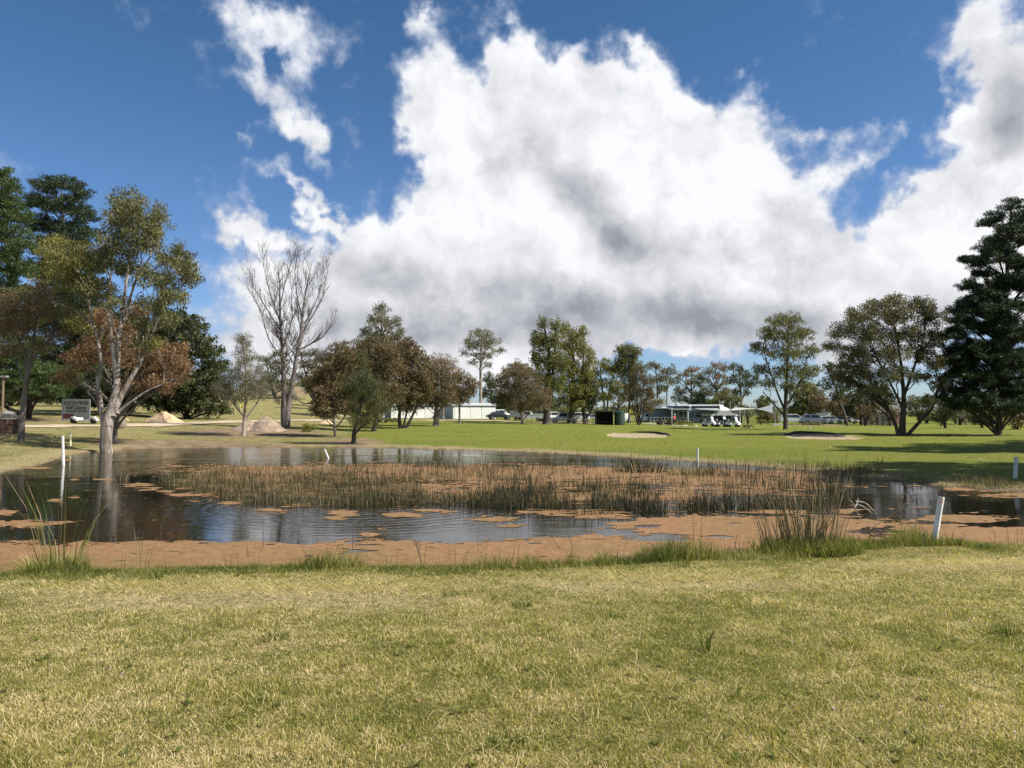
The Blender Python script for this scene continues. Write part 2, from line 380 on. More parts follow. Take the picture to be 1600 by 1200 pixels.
nx, ny = 520, 640
tx = np.linspace(-1, 1, nx); ty = np.linspace(0, 1, ny)
gx = 5.0 * np.sinh(tx * 7.1)
gy = 3.0 + 3.0 * np.sinh(np.linspace(-2.9, 7.4, ny))
GX, GY = np.meshgrid(gx, gy)
SD = shore_sd(GX, GY); GZ = zground(GX, GY, SD)
far_w = sstep(420, 1200, np.hypot(GX, GY)); GZ = GZ * (1 - far_w) + 1.2 * far_w
idx = np.arange(nx * ny).reshape(ny, nx)
quads = np.stack([idx[:-1, :-1], idx[:-1, 1:], idx[1:, 1:], idx[1:, :-1]], -1).reshape(-1, 4)
gme = npmesh('ground', np.stack([GX, GY, GZ], -1).reshape(-1, 3), quads)
GPX = 800 + F * GX / np.maximum(GY, 1); zr = GZ - CAMZ
GPY = 600 - F * (zr * math.cos(TH) - GY * math.sin(TH)) / np.maximum(GY * math.cos(TH) + zr * math.sin(TH), .5)
# zones: r = dry/straw, g = bare earth, b = mown fairway, a = sand
mid = GY > 13.5
fair = np.where(mid, sstep(480, 640, GPX + (fbm(GX * .1, GY * .1, 5) - .5) * 160) * sstep(.5, 2.5, SD), 0) * sstep(700, 300, GY)
dry = np.where(mid, (1 - fair) * .55, 0)
dry = np.maximum(dry, np.where(mid, sstep(3.5, .2, SD) * .9, 0))
earth = np.where(mid, np.exp(-(((GPX - 390) / 130) ** 2 + ((GPY - 676) / 10) ** 2)) + .8 * np.exp(-(((GPX - 230) / 110) ** 2 + ((GPY - 692) / 6) ** 2)) + np.exp(-(((GPX - 70) / 70) ** 2 + ((GPY - 657) / 3.5) ** 2)) * .9
                 + 1.0 * np.exp(-(((GPX - 350) / 120) ** 2 + ((GPY - 695) / 4.) ** 2)) + .8 * np.exp(-(((GPX - 560) / 60) ** 2 + ((GPY - 690) / 7) ** 2)) + .5 * np.exp(-(((GPX - 1170) / 60) ** 2 + ((GPY - 671) / 2) ** 2))
                 + .8 * np.exp(-(((GPX - 1270) / 90) ** 2 + ((GPY - 664) / 1.6) ** 2)) + .8 * np.exp(-(((GPX - 460) / 80) ** 2 + ((GPY - 612) / 12) ** 2)), 0)
earth = np.maximum(earth, sstep(.35, -.1, SD))
nd = np.where(~mid, np.exp(-(((GPX - 400) / 330) ** 2 + ((GPY - 937) / 16) ** 2)) + .9 * np.exp(-(((GPX - 1040) / 220) ** 2 + ((GPY - 912) / 10) ** 2)) + .9 * np.exp(-(((GPX - 1500) / 200) ** 2 + ((GPY - 884) / 8) ** 2)), 0)
dry = np.where(mid, dry, np.clip(.45 + nd * .8, 0, 1))
sand = np.zeros_like(GX)
for (bx, by, rx, ry, rot, dep) in BUNKERS:
    c, s_ = math.cos(rot), math.sin(rot)
    u = ((GX - bx) * c + (GY - by) * s_) / rx; v = (-(GX - bx) * s_ + (GY - by) * c) / ry
    sand = np.maximum(sand, sstep(1.02, .96, np.hypot(u, v) + (fbm(GX * .5, GY * .5, 9) - .5) * .12))
ca = gme.color_attributes.new('zone', 'FLOAT_COLOR', 'POINT')
ca.data.foreach_set('color', np.stack([np.clip(dry, 0, 1), np.clip(earth, 0, 1), fair, sand], -1).astype(np.float32).ravel())

m, t, out = newmat('ground_cover')
co = t.node('ShaderNodeTexCoord').outputs['Object']
za = t.node('ShaderNodeAttribute'); za.attribute_name = 'zone'
zs = t.node('ShaderNodeSeparateColor'); t.l.new(za.outputs['Color'], zs.inputs[0])
n_big = t.noise(co, .12, 4, .6); n_mid = t.noise(co, 1.1, 5, .65); n_fine = t.noise(co, 14, 6, .7); n_vf = t.noise(co, 90, 4, .7)
mpx = t.node('ShaderNodeMapping'); t.l.new(co, mpx.inputs[0]); mpx.inputs[3].default_value = (.05, .22, 1); mpx.inputs[2].default_value = (0, 0, .12)
n_str = t.noise(mpx.outputs[0], 1.2, 3, .5)
green = t.mix(t.ss(n_mid, .3, .7), (.085, .115, .022), (.15, .165, .045))
fairc = t.mix(t.ss(n_str, .35, .65), (.155, .205, .035), (.215, .235, .05)); fairc = t.mix(t.ss(n_big, .35, .7, 0, .7), fairc, (.22, .22, .065))
fairc = t.mix(t.ss(n_mid, .5, .8, 0, .5), fairc, (.12, .15, .03)); fairc = t.mix(t.ss(t.noise(co, .35, 4, .65), .52, .72, 0, .4), fairc, (.22, .20, .07)); fairc = t.mix(t.ss(n_fine, .6, .8, 0, .35), fairc, (.26, .24, .12))
straw = t.mix(t.ss(n_fine, .38, .62), (.20, .165, .075), (.46, .38, .21))
earthc = t.mix(t.ss(n_mid, .35, .65), (.17, .12, .075), (.30, .23, .15)); earthc = t.mix(t.ss(n_fine, .5, .8, 0, .5), earthc, (.08, .055, .035))
green = t.mix(1.0, green, (1.15, 1.0, .85), 'MULTIPLY'); fairc = t.mix(1.0, fairc, (.80, .80, .62), 'MULTIPLY')
base = t.mix(zs.outputs[2], green, fairc)
base = t.mix(t.math('MULTIPLY', t.ss(t.math('ADD', zs.outputs[0], t.math('MULTIPLY', t.math('SUBTRACT', t.math('ADD', n_mid, n_fine), 1.0), 1.1)), .15, .95), .9), base, straw)
base = t.mix(t.ss(t.math('ADD', zs.outputs[1], t.math('MULTIPLY', t.math('SUBTRACT', t.math('ADD', n_mid, n_fine), 1.0), .9)), .35, .7), base, earthc)
base = t.mix(t.ss(za.outputs['Alpha'], .3, .6), base, t.mix(t.ss(n_fine, .3, .7), (.33, .265, .17), (.42, .345, .235)))
spk = t.ss(n_vf, .32, .68, .55, 1.35)
bm_ = t.node('ShaderNodeVectorMath'); bm_.operation = 'SCALE'; t.l.new(base, bm_.inputs[0]); t.l.new(spk, bm_.inputs['Scale'])
b = t.node('ShaderNodeBsdfPrincipled'); b.inputs['Roughness'].default_value = .95; b.inputs['Specular IOR Level'].default_value = .1
t.l.new(bm_.outputs[0], b.inputs['Base Color'])
bn = t.node('ShaderNodeBump'); bn.inputs['Strength'].default_value = .8; bn.inputs['Distance'].default_value = .06
t.l.new(t.math('ADD', n_fine, n_vf), bn.inputs['Height']); t.l.new(bn.outputs[0], b.inputs['Normal']); t.l.new(b.outputs[0], out.inputs[0])
GROUNDM = m
tag(link('ground', gme, GROUNDM, smooth=True), kind='structure')

# ------------------------------------------------------------------ water
m, t, out = newmat('pond_water')
co = t.node('ShaderNodeTexCoord').outputs['Object']
b = t.node('ShaderNodeBsdfPrincipled'); b.inputs['Base Color'].default_value = (.012, .011, .007, 1); b.inputs['Roughness'].default_value = .025; b.inputs['IOR'].default_value = 1.333
def mapped(sc, rz=0, loc=(0, 0, 0)):
    k = t.node('ShaderNodeMapping'); t.l.new(co, k.inputs[0]); k.inputs[3].default_value = sc; k.inputs[2].default_value = (0, 0, rz); k.inputs[1].default_value = loc; return k.outputs[0]
r1 = t.noise(mapped((1.0, 4.5, 1), .05), 1.5, 3, .5); r2 = t.noise(mapped((1.0, 4.0, 1), -.08), 6.0, 3, .55)
calm = t.ss(t.noise(mapped((.25, .5, 1)), 1.0, 2, .5), .42, .62, .35, 1.0)
# ring ripples spreading from a point by the reeds
dc = t.vmath('LENGTH', t.vmath('MULTIPLY', t.vmath('SUBTRACT', co, (-3.4, 17.6, -.4)), (1.0, 1.0, 0)))
ring = t.math('MULTIPLY', t.math('SINE', t.math('MULTIPLY', t.math('ADD', dc, t.math('MULTIPLY', r1, .5)), 19.0)), t.math('MULTIPLY', t.ss(dc, 5.6, 2.2), t.ss(dc, .4, 2.0)))
sy_ = t.node('ShaderNodeSeparateXYZ'); t.l.new(co, sy_.inputs[0])
farw = t.ss(sy_.outputs[1], 20, 34)
hgt = t.math('ADD', t.math('MULTIPLY', ring, .0022), t.math('MULTIPLY', calm, t.math('ADD', t.math('MULTIPLY', r1, t.math('ADD', .004, t.math('MULTIPLY', farw, .005))), t.math('MULTIPLY', r2, t.math('ADD', .0012, t.math('MULTIPLY', farw, .003))))))
bn = t.node('ShaderNodeBump'); bn.inputs['Strength'].default_value = 1.0; bn.inputs['Distance'].default_value = 1.0
t.l.new(hgt, bn.inputs['Height']); t.l.new(bn.outputs[0], b.inputs['Normal']); t.l.new(b.outputs[0], out.inputs[0])
WATERM = m
mb = MB(); mb.add([(-40, 5, WZ), (40, 5, WZ), (40, 56, WZ), (-40, 56, WZ)], [(0, 1, 2, 3)])
tag(mb.build('water', WATERM), kind='structure')
# ------------------------------------------------------------------ leaf palettes (real-world albedo)
OLIVE = leafmat('leaf_olive', [(0, (.05, .058, .022)), (.5, (.12, .125, .046)), (.8, (.21, .195, .08)), (1, (.32, .27, .14))])
YOLIVE = leafmat('leaf_yellow_olive', [(0, (.07, .078, .02)), (.5, (.165, .165, .04)), (1, (.31, .27, .09))])
GREYG = leafmat('leaf_grey_green', [(0, (.06, .066, .04)), (.5, (.13, .13, .08)), (1, (.29, .26, .18))])
RUST = leafmat('leaf_rust', [(0, (.10, .06, .03)), (.5, (.19, .11, .058)), (.8, (.29, .17, .09)), (1, (.38, .26, .15))])
BRN = leafmat('leaf_brown_olive', [(0, (.055, .05, .022)), (.45, (.115, .09, .042)), (.8, (.185, .12, .065)), (1, (.29, .22, .13))])
PINE = leafmat('leaf_pine', [(0, (.012, .024, .010)), (.5, (.026, .045, .018)), (1, (.06, .085, .03))], trans=.12)
PINEL = leafmat('leaf_light_pine', [(0, (.025, .045, .012)), (.5, (.05, .08, .02)), (1, (.10, .13, .035))], trans=.15)
DKG = leafmat('leaf_dark_green', [(0, (.024, .034, .011)), (.5, (.048, .060, .019)), (1, (.10, .11, .035))], trans=.22)
CASU = leafmat('leaf_fine_green', [(0, (.03, .038, .010)), (.5, (.07, .082, .022)), (1, (.16, .165, .05))])
CREST = leafmat('leaf_tall_olive', [(0, (.055, .064, .018)), (.5, (.125, .135, .038)), (1, (.24, .22, .08))])
BK_PALE = bark('bark_pale', (.42, .37, .31), (.24, .19, .15))
BK_GREY = bark('bark_grey', (.22, .19, .16), (.12, .095, .075))
BK_DARK = bark('bark_dark', (.09, .072, .058), (.045, .036, .03))
BK_PEEL = bark('bark_peeling', (.48, .43, .37), (.17, .125, .095), scale=4, zs=.2, bump=1.0)

def bez(p0, p1, n, bend=.12, up=0.0, rs=random):
    p0 = Vector(p0); p1 = Vector(p1); L = (p1 - p0).length
    o = Vector((rs.uniform(-1, 1), rs.uniform(-1, 1), rs.uniform(-.5, .5))) * L * bend + Vector((0, 0, up * L))
    return [p0.lerp(p1, i / n) + o * (4 * (i / n) * (1 - i / n)) + Vector((rs.uniform(-1, 1), rs.uniform(-1, 1), rs.uniform(-1, 1))) * L * .02 * (0 < i < n) for i in range(n + 1)]
def catmull(pts, rad, k=4):
    if len(pts) < 3: return pts, rad
    Pn = [pts[0]] + pts + [pts[-1]]; o = []; ro = []
    for i in range(1, len(Pn) - 2):
        for j in range(k):
            s = j / k; a, b, c, d = Pn[i - 1], Pn[i], Pn[i + 1], Pn[i + 2]
            o.append(.5 * ((2 * b) + (c - a) * s + (2 * a - 5 * b + 4 * c - d) * s * s + (3 * b - a - 3 * c + d) * s ** 3))
            ro.append(rad[i - 1] * (1 - s) + rad[i] * s)
    return o + [pts[-1]], ro + [rad[-1]]

COVK = 1.15
def leaves(name, clumps, crad, nleaf, ll, lw, m, parent, rng, style='droop', rbias=None, flat=.8):
    """clumps (n,3); nleaf total; rhombus leaves round the clump centres"""
    C = np.asarray(clumps, float); n = int(nleaf)
    ci = rng.integers(0, len(C), n)
    off = rng.normal(0, 1, (n, 3)); off /= np.linalg.norm(off, axis=1)[:, None] + 1e-9
    off *= (rng.random(n) ** .55)[:, None] * crad; off[:, 2] *= flat
    if style == 'droop': off[:, 2] -= .25 * crad * rng.random(n)
    cen = C[ci] + off
    d = rng.normal(0, 1, (n, 3))
    if style == 'droop': d[:, 2] = -abs(d[:, 2]) * 1.1 - .35
    elif style == 'needle': d = d * .7 + off / crad * 1.2; d[:, 2] += .35
    elif style == 'hang': d *= .35; d[:, 2] -= 1.0
    d /= np.linalg.norm(d, axis=1)[:, None] + 1e-9
    s = rng.normal(0, 1, (n, 3)); s = np.cross(d, s); s /= np.linalg.norm(s, axis=1)[:, None] + 1e-9
    L = ll * rng.uniform(.6, 1.35, n)[:, None]; W = lw * rng.uniform(.6, 1.3, n)[:, None]
    V = np.stack([cen - d * L * .5, cen + s * W * .5 - d * L * .05, cen + d * L * .5, cen - s * W * .5 - d * L * .05], 1).reshape(-1, 3)
    cr = rng.random(len(C)); rnd = np.clip(.62 * cr[ci] + .5 * rng.random(n) - .06 + (rbias[ci] if rbias is not None else 0), 0, 1)
    me = npmesh(name, V, np.arange(4 * n).reshape(-1, 4), rnd)
    return link(name, me, m, parent)

def tree(name, label, base, D=None, stems=(), lobes=(), m=OLIVE, bk=BK_GREY, ll=.3, lw=.1, cov=1.6, crad=.5, style='droop', cat='tree', seed=None, r0=None,
         twig=.012, depth=.8, group=None, flat=.8, rough=.0, full=True, sides=7, m2=None, spread=1.0, npl=None):
    """base (px,py) of the photo; stems: lists of (px,py,radius px) from the ground up; lobes: (px,py,rx,ry[,palette 2])"""
    seed = seed if seed is not None else int(abs(base[0] * 31 + base[1] * 7)) + len(lobes)
    rs = random.Random(seed); rng = np.random.default_rng(seed)
    g = ground_at(*base) if D is None else on(base[0], D)
    D = g.y; s = D / F
    cx = np.mean([l[0] for l in lobes]) if lobes else base[0]
    W = max([abs(l[0] - cx) + l[2] for l in lobes]) * s if lobes else 1
    if D < 75: ll *= .8; lw *= .8
    root = empty(name, g, 0, label, cat, group)
    MBt = MB(); stem_pts = []
    gl = lambda v: Vector(v) - g
    for si, st in enumerate(stems):
        dy = 0 if si == 0 else rs.uniform(-1, 1) * depth * W * .25
        pts = []; rad = []
        for i, (px, py, r) in enumerate(st):
            f = i / max(1, len(st) - 1)
            p = P(px, py, D + dy * f)
            if i == 0 and abs(py - base[1]) < 6: p = Vector((p.x, p.y, g.z - .12))
            pts.append(gl(p)); rad.append(r * s)
        pts, rad = catmull(pts, rad, 4)
        if si == 0: rad[0] *= 1.18; rad[1] *= 1.05
        pts = [p + Vector((rs.uniform(-1, 1), rs.uniform(-1, 1), 0)) * rad[i] * .09 for i, p in enumerate(pts)]
        MBt.tube(pts, rad, sides + 1)
        stem_pts += [(p, r) for p, r in zip(pts, rad)]
    L = []
    for l in lobes:
        px, py, rx, ry = l[:4]; alt = len(l) > 4
        dxm = (px - cx) * s
        dm = math.sqrt(max(0.05, W * W - dxm * dxm)) * depth
        c = P(px, py, D); r = (rx * s, rx * s * .85, ry * s)
        offs = [rs.uniform(-.25, .25) * dm]
        if full: offs = [-dm * rs.uniform(.35, .7), dm * rs.uniform(-.15, .15), dm * rs.uniform(.35, .7)] if dm > .7 * rx * s else offs
        for o in offs: L.append((gl(P(px + rs.uniform(-3, 3), py + rs.uniform(-2, 2), D + o)), r, alt))
    clA = []; clB = []; area = 0; areaB = 0
    for (c, r, alt) in L:
        nc = npl or max(5, int(spread * 3.2 * r[0] * r[2] / (crad * crad)))
        u = rng.normal(0, 1, (nc, 3)); u /= np.linalg.norm(u, axis=1)[:, None]
        u *= (rng.random(nc) ** .42)[:, None]
        pts = np.array(c) + u * np.array(r)
        (clB if alt else clA).append(pts)
        if alt: areaB += math.pi * r[0] * r[2]
        else: area += math.pi * r[0] * r[2]
        if stem_pts:
            best = min(stem_pts, key=lambda q: (q[0] - c).length + 2.5 * max(0, q[0].z - (c.z - .55 * math.hypot(q[0].x - c.x, q[0].y - c.y) - .3)))
            sp, sr = best; rr = min(sr * .6, .012 * (c - sp).length + twig * 2)
            path = bez(sp, c, 5, .09, .05, rs); rads = [rr * (1 - .72 * i / 5) for i in range(6)]
            MBt.tube(path, rads, max(4, sides - 2))
            for q in pts[rng.permutation(len(pts))[:int(10 + min(10, len(pts) * .3))]]:
                k = rs.choice([2, 3, 4, 5]); MBt.tube(bez(path[k], q, 3, .1, .04, rs), [rads[k] * .5, twig * 1.1, twig * .8, twig * .4], 3, cap=False)
    MBt.build('trunk', bk, root, smooth=True)
    for cl, ar, mm, nm in ((clA, area, m, 'crown'), (clB, areaB, m2 or RUST, 'crown')):
        if cl:
            cl = np.concatenate(cl)
            leaves(nm, cl, crad, COVK * cov * ar / (ll * lw * .5), ll, lw, mm, root, rng, style, flat=flat)
    return root

# ---- the big gum standing in the water and its neighbours on the left
tree('gum_tree', 'tall many-stemmed gum with pale peeling bark standing in the left edge of the pond', (168, 706), 43,
     stems=[[(167, 707, 9.5), (165, 690, 8.5), (168, 660, 9), (176, 630, 6), (183, 600, 4.4), (184, 560, 3.5), (190, 500, 2.8), (196, 450, 2), (203, 400, 1.8), (212, 350, 1)],
            [(165, 665, 5.5), (158, 640, 4.4), (153, 600, 3.6), (158, 570, 2.8), (152, 530, 2), (142, 490, 2), (134, 440, 1.4)],
            [(176, 650, 6), (188, 620, 4.6), (205, 590, 3.6), (222, 560, 2.6), (238, 520, 1.8), (256, 480, 1.2)],
            [(183, 600, 5), (178, 560, 3.4), (172, 510, 2.8), (170, 460, 2), (176, 410, 1.4)],
            [(194, 500, 2.6), (202, 470, 2), (216, 430, 1.6), (236, 400, 1)],
            [(184, 645, 3), (205, 628, 2), (232, 610, 1.5), (256, 600, 1)], [(160, 650, 3), (148, 625, 1.6), (136, 612, 1)]],
     lobes=[(200, 315, 28, 20), (186, 345, 30, 24), (220, 340, 26, 22), (247, 345, 18, 26), (180, 385, 34, 26), (225, 375, 32, 26), (155, 405, 26, 20), (205, 420, 30, 20), (275, 405, 30, 24),
            (290, 430, 20, 20), (255, 440, 30, 18), (240, 475, 30, 16), (275, 462, 26, 14), (120, 395, 26, 20, 1), (90, 395, 30, 28, 1), (85, 430, 30, 20, 1), (120, 440, 30, 24, 1), (150, 450, 26, 20),
            (110, 480, 26, 16), (222, 505, 20, 14), (235, 533, 20, 10, 1), (175, 465, 16, 14), (265, 500, 16, 10)],
     m=OLIVE, bk=BK_PEEL, ll=.23, lw=.07, cov=1.3, crad=.42, seed=5, sides=10, twig=.012, m2=YOLIVE)
tree('rust_tree', 'rust-brown leaved tree directly behind the pale gum at the pond edge', (179, 694), 49,
     stems=[[(179, 694, 4.5), (180, 670, 4), (186, 640, 3.6), (194, 600, 3), (205, 560, 2), (214, 530, 1.2)], [(188, 630, 3), (170, 590, 2), (150, 550, 1.2)], [(195, 600, 2), (230, 570, 1.6), (260, 550, 1)]],
     lobes=[(130, 505, 26, 24, 1), (160, 500, 24, 18), (212, 480, 20, 16), (150, 545, 28, 24), (190, 520, 24, 24), (195, 560, 34, 24), (240, 560, 30, 26), (270, 560, 22, 26), (285, 545, 12, 14), (255, 595, 28, 18), (215, 597, 30, 14), (120, 560, 24, 22), (110, 590, 20, 12),
            (290, 575, 12, 16), (245, 540, 20, 14)],
     m=RUST, bk=BK_GREY, ll=.22, lw=.09, cov=1.0, crad=.42, seed=11, m2=YOLIVE)
tree('slender_tree', 'slender grey-trunked tree with thin tan-brown foliage at the left edge of the photo', (33, 700), 45,
     stems=[[(32, 700, 5.5), (34, 670, 4.6), (38, 620, 4), (44, 580, 3.4), (52, 540, 2.4), (56, 500, 1.6), (58, 470, 1)], [(45, 575, 3), (36, 545, 1.8), (18, 510, 1.2), (4, 490, .8)], [(46, 572, 3), (62, 548, 2), (84, 520, 1.2), (96, 495, .8)]],
     lobes=[(20, 470, 30, 26), (55, 455, 26, 22), (70, 485, 30, 24), (10, 510, 32, 22), (40, 510, 28, 20), (85, 520, 22, 16), (-15, 480, 30, 30), (60, 540, 24, 14), (15, 545, 24, 14), (45, 480, 30, 20), (95, 480, 18, 16)],
     m=leafmat('leaf_tan', [(0, (.09, .065, .035)), (.5, (.16, .11, .06)), (1, (.24, .18, .10))]), bk=BK_GREY, ll=.2, lw=.055, cov=.6, crad=.4, seed=21)
def pine(name, label, base, D, trunk, layers, m=PINE, cov=1.6, seed=1, cat='pine tree', ll=.36, lw=.075, crad=.55, depth=.9):
    return tree(name, label, base, D, stems=[[(a_, b_, c_ * .7) for a_, b_, c_ in trunk]], lobes=layers, m=m, bk=BK_DARK, ll=ll, lw=lw, cov=cov * 1.25, crad=crad, style='needle', seed=seed, flat=.55, depth=depth, cat=cat, twig=.02)
pine('pine_tree', 'tall dark green pine leaving the left edge of the photo', (44, 655), None,
     [(45, 656, 7), (43, 620, 6), (30, 540, 5), (16, 440, 4), (8, 340, 2.5), (6, 270, 1)],
     [(5, 272, 16, 12), (12, 295, 26, 14), (-5, 320, 40, 16), (25, 335, 26, 14), (0, 360, 46, 16), (30, 385, 26, 14), (-20, 400, 50, 20), (20, 420, 36, 16), (-10, 450, 50, 18), (30, 460, 34, 16), (0, 500, 60, 22), (40, 540, 40, 18),
      (-10, 560, 60, 22), (60, 580, 40, 18), (10, 600, 60, 22), (70, 610, 34, 14), (-40, 620, 40, 20), (100, 590, 30, 22)], m=PINEL, seed=31, cov=1.8)
pine('pine_tree', 'dark broad-topped pine rising behind the pale gum on the left', (112, 652), 92,
     [(112, 650, 6), (112, 560, 5), (106, 450, 4), (100, 350, 2.5), (95, 290, 1)],
     [(70, 290, 24, 11), (100, 285, 30, 12), (125, 300, 20, 10), (60, 315, 26, 14), (100, 320, 40, 14), (130, 335, 22, 14), (75, 350, 40, 16), (120, 365, 34, 16), (90, 385, 50, 18), (130, 410, 36, 20), (80, 420, 44, 20), (110, 460, 56, 24),
      (90, 500, 54, 26), (140, 520, 40, 26), (100, 560, 60, 28), (150, 590, 40, 24), (110, 610, 60, 20), (180, 600, 30, 24)], seed=41, cov=1.7)
tree('broadleaf_tree', 'bushy dark green tree with foliage to the ground behind the sand pile', (292, 657), 92,
     stems=[[(292, 657, 4), (292, 600, 4), (288, 540, 2.5), (284, 500, 1.4)], [(295, 620, 3), (318, 570, 2), (330, 540, 1)]],
     lobes=[(275, 497, 30, 18), (300, 510, 26, 20), (255, 520, 34, 22), (325, 545, 22, 20), (290, 545, 38, 26), (340, 575, 20, 20), (310, 590, 40, 24), (255, 570, 36, 26), (340, 610, 22, 22), (285, 620, 42, 20), (240, 615, 34, 24),
            (320, 638, 30, 12), (262, 632, 32, 12), (350, 638, 14, 9)], m=DKG, bk=BK_DARK, ll=.34, lw=.16, cov=1.9, crad=.6, style='any', seed=51, flat=.7)
tree('sapling', 'pale-trunked small tree with thin olive foliage left of the dirt pile', (380, 681), None,
     stems=[[(380, 681, 3), (382, 650, 2.4), (384, 620, 1.8), (384, 580, 1.2), (380, 530, .6)], [(382, 652, 1.6), (366, 632, 1.1), (356, 615, .8)], [(383, 655, 1.6), (400, 632, 1.1), (414, 610, .8)]],
     lobes=[(380, 535, 14, 16), (385, 560, 22, 18), (400, 585, 24, 18), (365, 590, 26, 20), (345, 605, 22, 14), (385, 610, 30, 16), (408, 605, 20, 14), (360, 620, 22, 10)],
     m=GREYG, bk=BK_PALE, ll=.16, lw=.05, cov=.65, crad=.35, seed=61)

tree('broadleaf_tree', 'deep green tree filling the gap between the dark pine and the bushy tree', (206, 655), 105,
     stems=[[(206, 655, 4), (204, 600, 3.4), (200, 540, 2)], [(206, 640, 3), (170, 590, 2), (150, 540, 1.2)]],
     lobes=[(150, 500, 40, 28), (205, 510, 40, 30), (240, 530, 30, 28), (140, 545, 40, 30), (195, 560, 46, 30), (235, 580, 34, 28), (150, 590, 44, 26), (200, 610, 46, 22), (240, 620, 28, 16), (120, 615, 34, 18), (165, 625, 36, 12)],
     m=DKG, bk=BK_DARK, ll=.36, lw=.17, cov=1.5, crad=.6, style='any', seed=55, flat=.7)
# ---- the leafless tree
def bare_tree():
    g = ground_at(446, 669); D = g.y; s = D / F; rs = random.Random(3); gl = lambda v: Vector(v) - g
    root = empty('bare_tree', g, 0, 'tall leafless tree with two fans of fine upswept branches beside the dirt pile', 'tree')
    mb = MB(); cnt = [0]
    def env(p):          # half-width allowed at a height: keeps the fan shape
        return True
    def grow(p, d, L, r, lev):
        n = 5; pts = [p]; rad = [r]; q = p.copy(); dd = d.copy()
        for i in range(n):
            dd = (dd + Vector((rs.uniform(-.14, .14), rs.uniform(-.14, .14), .12 if lev else .05))).normalized()
            q = q + dd * L / n; pts.append(q.copy()); rad.append(max(.006, r * (1 - .75 * (i + 1) / n)))
        mb.tube(pts, rad, 5 if lev < 2 else 3, cap=False)
        if lev >= 4 or L < .5: return
        k = {0: 7, 1: 6, 2: 4, 3: 3}[lev]
        for j in range(k):
            f = rs.uniform(.2, 1.0); i = min(n, max(1, int(f * n + .5))); b = pts[i]; t = (pts[i] - pts[i - 1]).normalized()
            a = rs.uniform(0, 2 * math.pi); ref = Vector((math.cos(a), math.sin(a), 0)); side = (ref - t * ref.dot(t)).normalized()
            an = rs.uniform(.35, .7); grow(b, (t * math.cos(an) + side * math.sin(an)).normalized(), L * rs.uniform(.38, .62) * (1.1 - .4 * f), rad[i] * .6 + .004, lev + 1)
    stems = [[(446, 669, 9), (445, 640, 7.5), (444, 605, 4.8), (441, 550, 3.2), (438, 500, 2.3), (437, 455, 1.4), (434, 412, .35)],
             [(447, 669, 8), (449, 642, 7), (456, 605, 4.6), (463, 560, 3.4), (470, 520, 2.5), (474, 480, 1.8), (481, 440, 1.1), (487, 412, .3)]]
    for st in stems:
        pts = [gl(P(px, py, D)) for px, py, r in st]; pts[0].z = -.15
        pts, rad = catmull(pts, [r * s * .82 for _, _, r in st], 4); mb.tube(pts, rad, 10)
        H = pts[-1].z
        for j in range(44):
            f = rs.uniform(.45, 1.0) if j > 5 else rs.uniform(.32, .5); i = min(len(pts) - 1, int(f * (len(pts) - 1))); b = pts[i]; t = (pts[i] - pts[i - 1]).normalized()
            a = rs.choice([0, math.pi]) + rs.gauss(0, .9); side = Vector((math.cos(a), math.sin(a), 0)); an = rs.uniform(.55, 1.0)
            L = (H * .23) * (1.15 - .8 * max(0, (f - .35) / .65)) * rs.uniform(.55, 1)
            d = (t * math.cos(an) + side * math.sin(an)); d = (d + Vector((0, 0, .3))).normalized()
            grow(b, d, L, rad[i] * .22 + .006, 1 if L > 1.5 else 2)
    for (pp) in [[(438, 505, 1.8), (424, 465, 1.3), (416, 435, .8), (412, 415, .3)], [(437, 480, 1.6), (446, 440, 1.1), (452, 418, .6), (455, 402, .25)], [(474, 505, 1.8), (464, 460, 1.2), (461, 425, .7), (464, 405, .25)], [(472, 515, 1.8), (494, 470, 1.2), (502, 440, .7), (505, 418, .25)], [(441, 545, 1.8), (456, 500, 1.1), (456, 450, .6), (470, 410, .25)],
                 [(463, 548, 2.4), (485, 538, 1.8), (505, 525, 1.3), (520, 505, .8)], [(441, 560, 2), (420, 530, 1.4), (408, 490, 1), (394, 460, .5)], [(440, 520, 2), (415, 480, 1.3), (400, 455, .8), (392, 440, .4)],
                 [(466, 530, 2), (490, 490, 1.4), (505, 460, .9), (512, 420, .4)], [(458, 620, 2), (478, 631, 1.6), (497, 622, 1)], [(444, 605, 1.8), (425, 618, 1.2), (410, 615, .6)], [(463, 560, 1.8), (480, 566, 1), (500, 560, .7)]]:
        dy = rs.uniform(-1.5, 1.5); pts = [gl(P(px, py, D + dy * i / 3)) for i, (px, py, r) in enumerate(pp)]; pts, rad = catmull(pts, [r * s * .62 for _, _, r in pp], 3); mb.tube(pts, rad, 5)
        for j in range(17):
            i = rs.randrange(2, len(pts)); t = (pts[i] - pts[i - 1]).normalized(); a = rs.uniform(0, 6.28); d = (t + Vector((math.cos(a), math.sin(a), .5)) * .55).normalized(); grow(pts[i], d, rs.uniform(1, 2.4), rad[i] * .45 + .006, 2)
    mb.build('trunk', bark('bark_bare', (.20, .175, .165), (.085, .07, .065)), root, smooth=True)
    rng = np.random.default_rng(9); cl = []
    for (px, py, rx, ry) in [(436, 585, 16, 20), (448, 610, 16, 16), (428, 600, 14, 12), (444, 560, 10, 12)]:
        for _ in range(14): cl.append(gl(P(px + rs.uniform(-rx, rx), py + rs.uniform(-ry, ry), D + rs.uniform(-1.2, 1.2))))
    leaves('crown', np.array([tuple(c) for c in cl]), .45, 2600, .2, .06, GREYG, root, rng)
bare_tree()

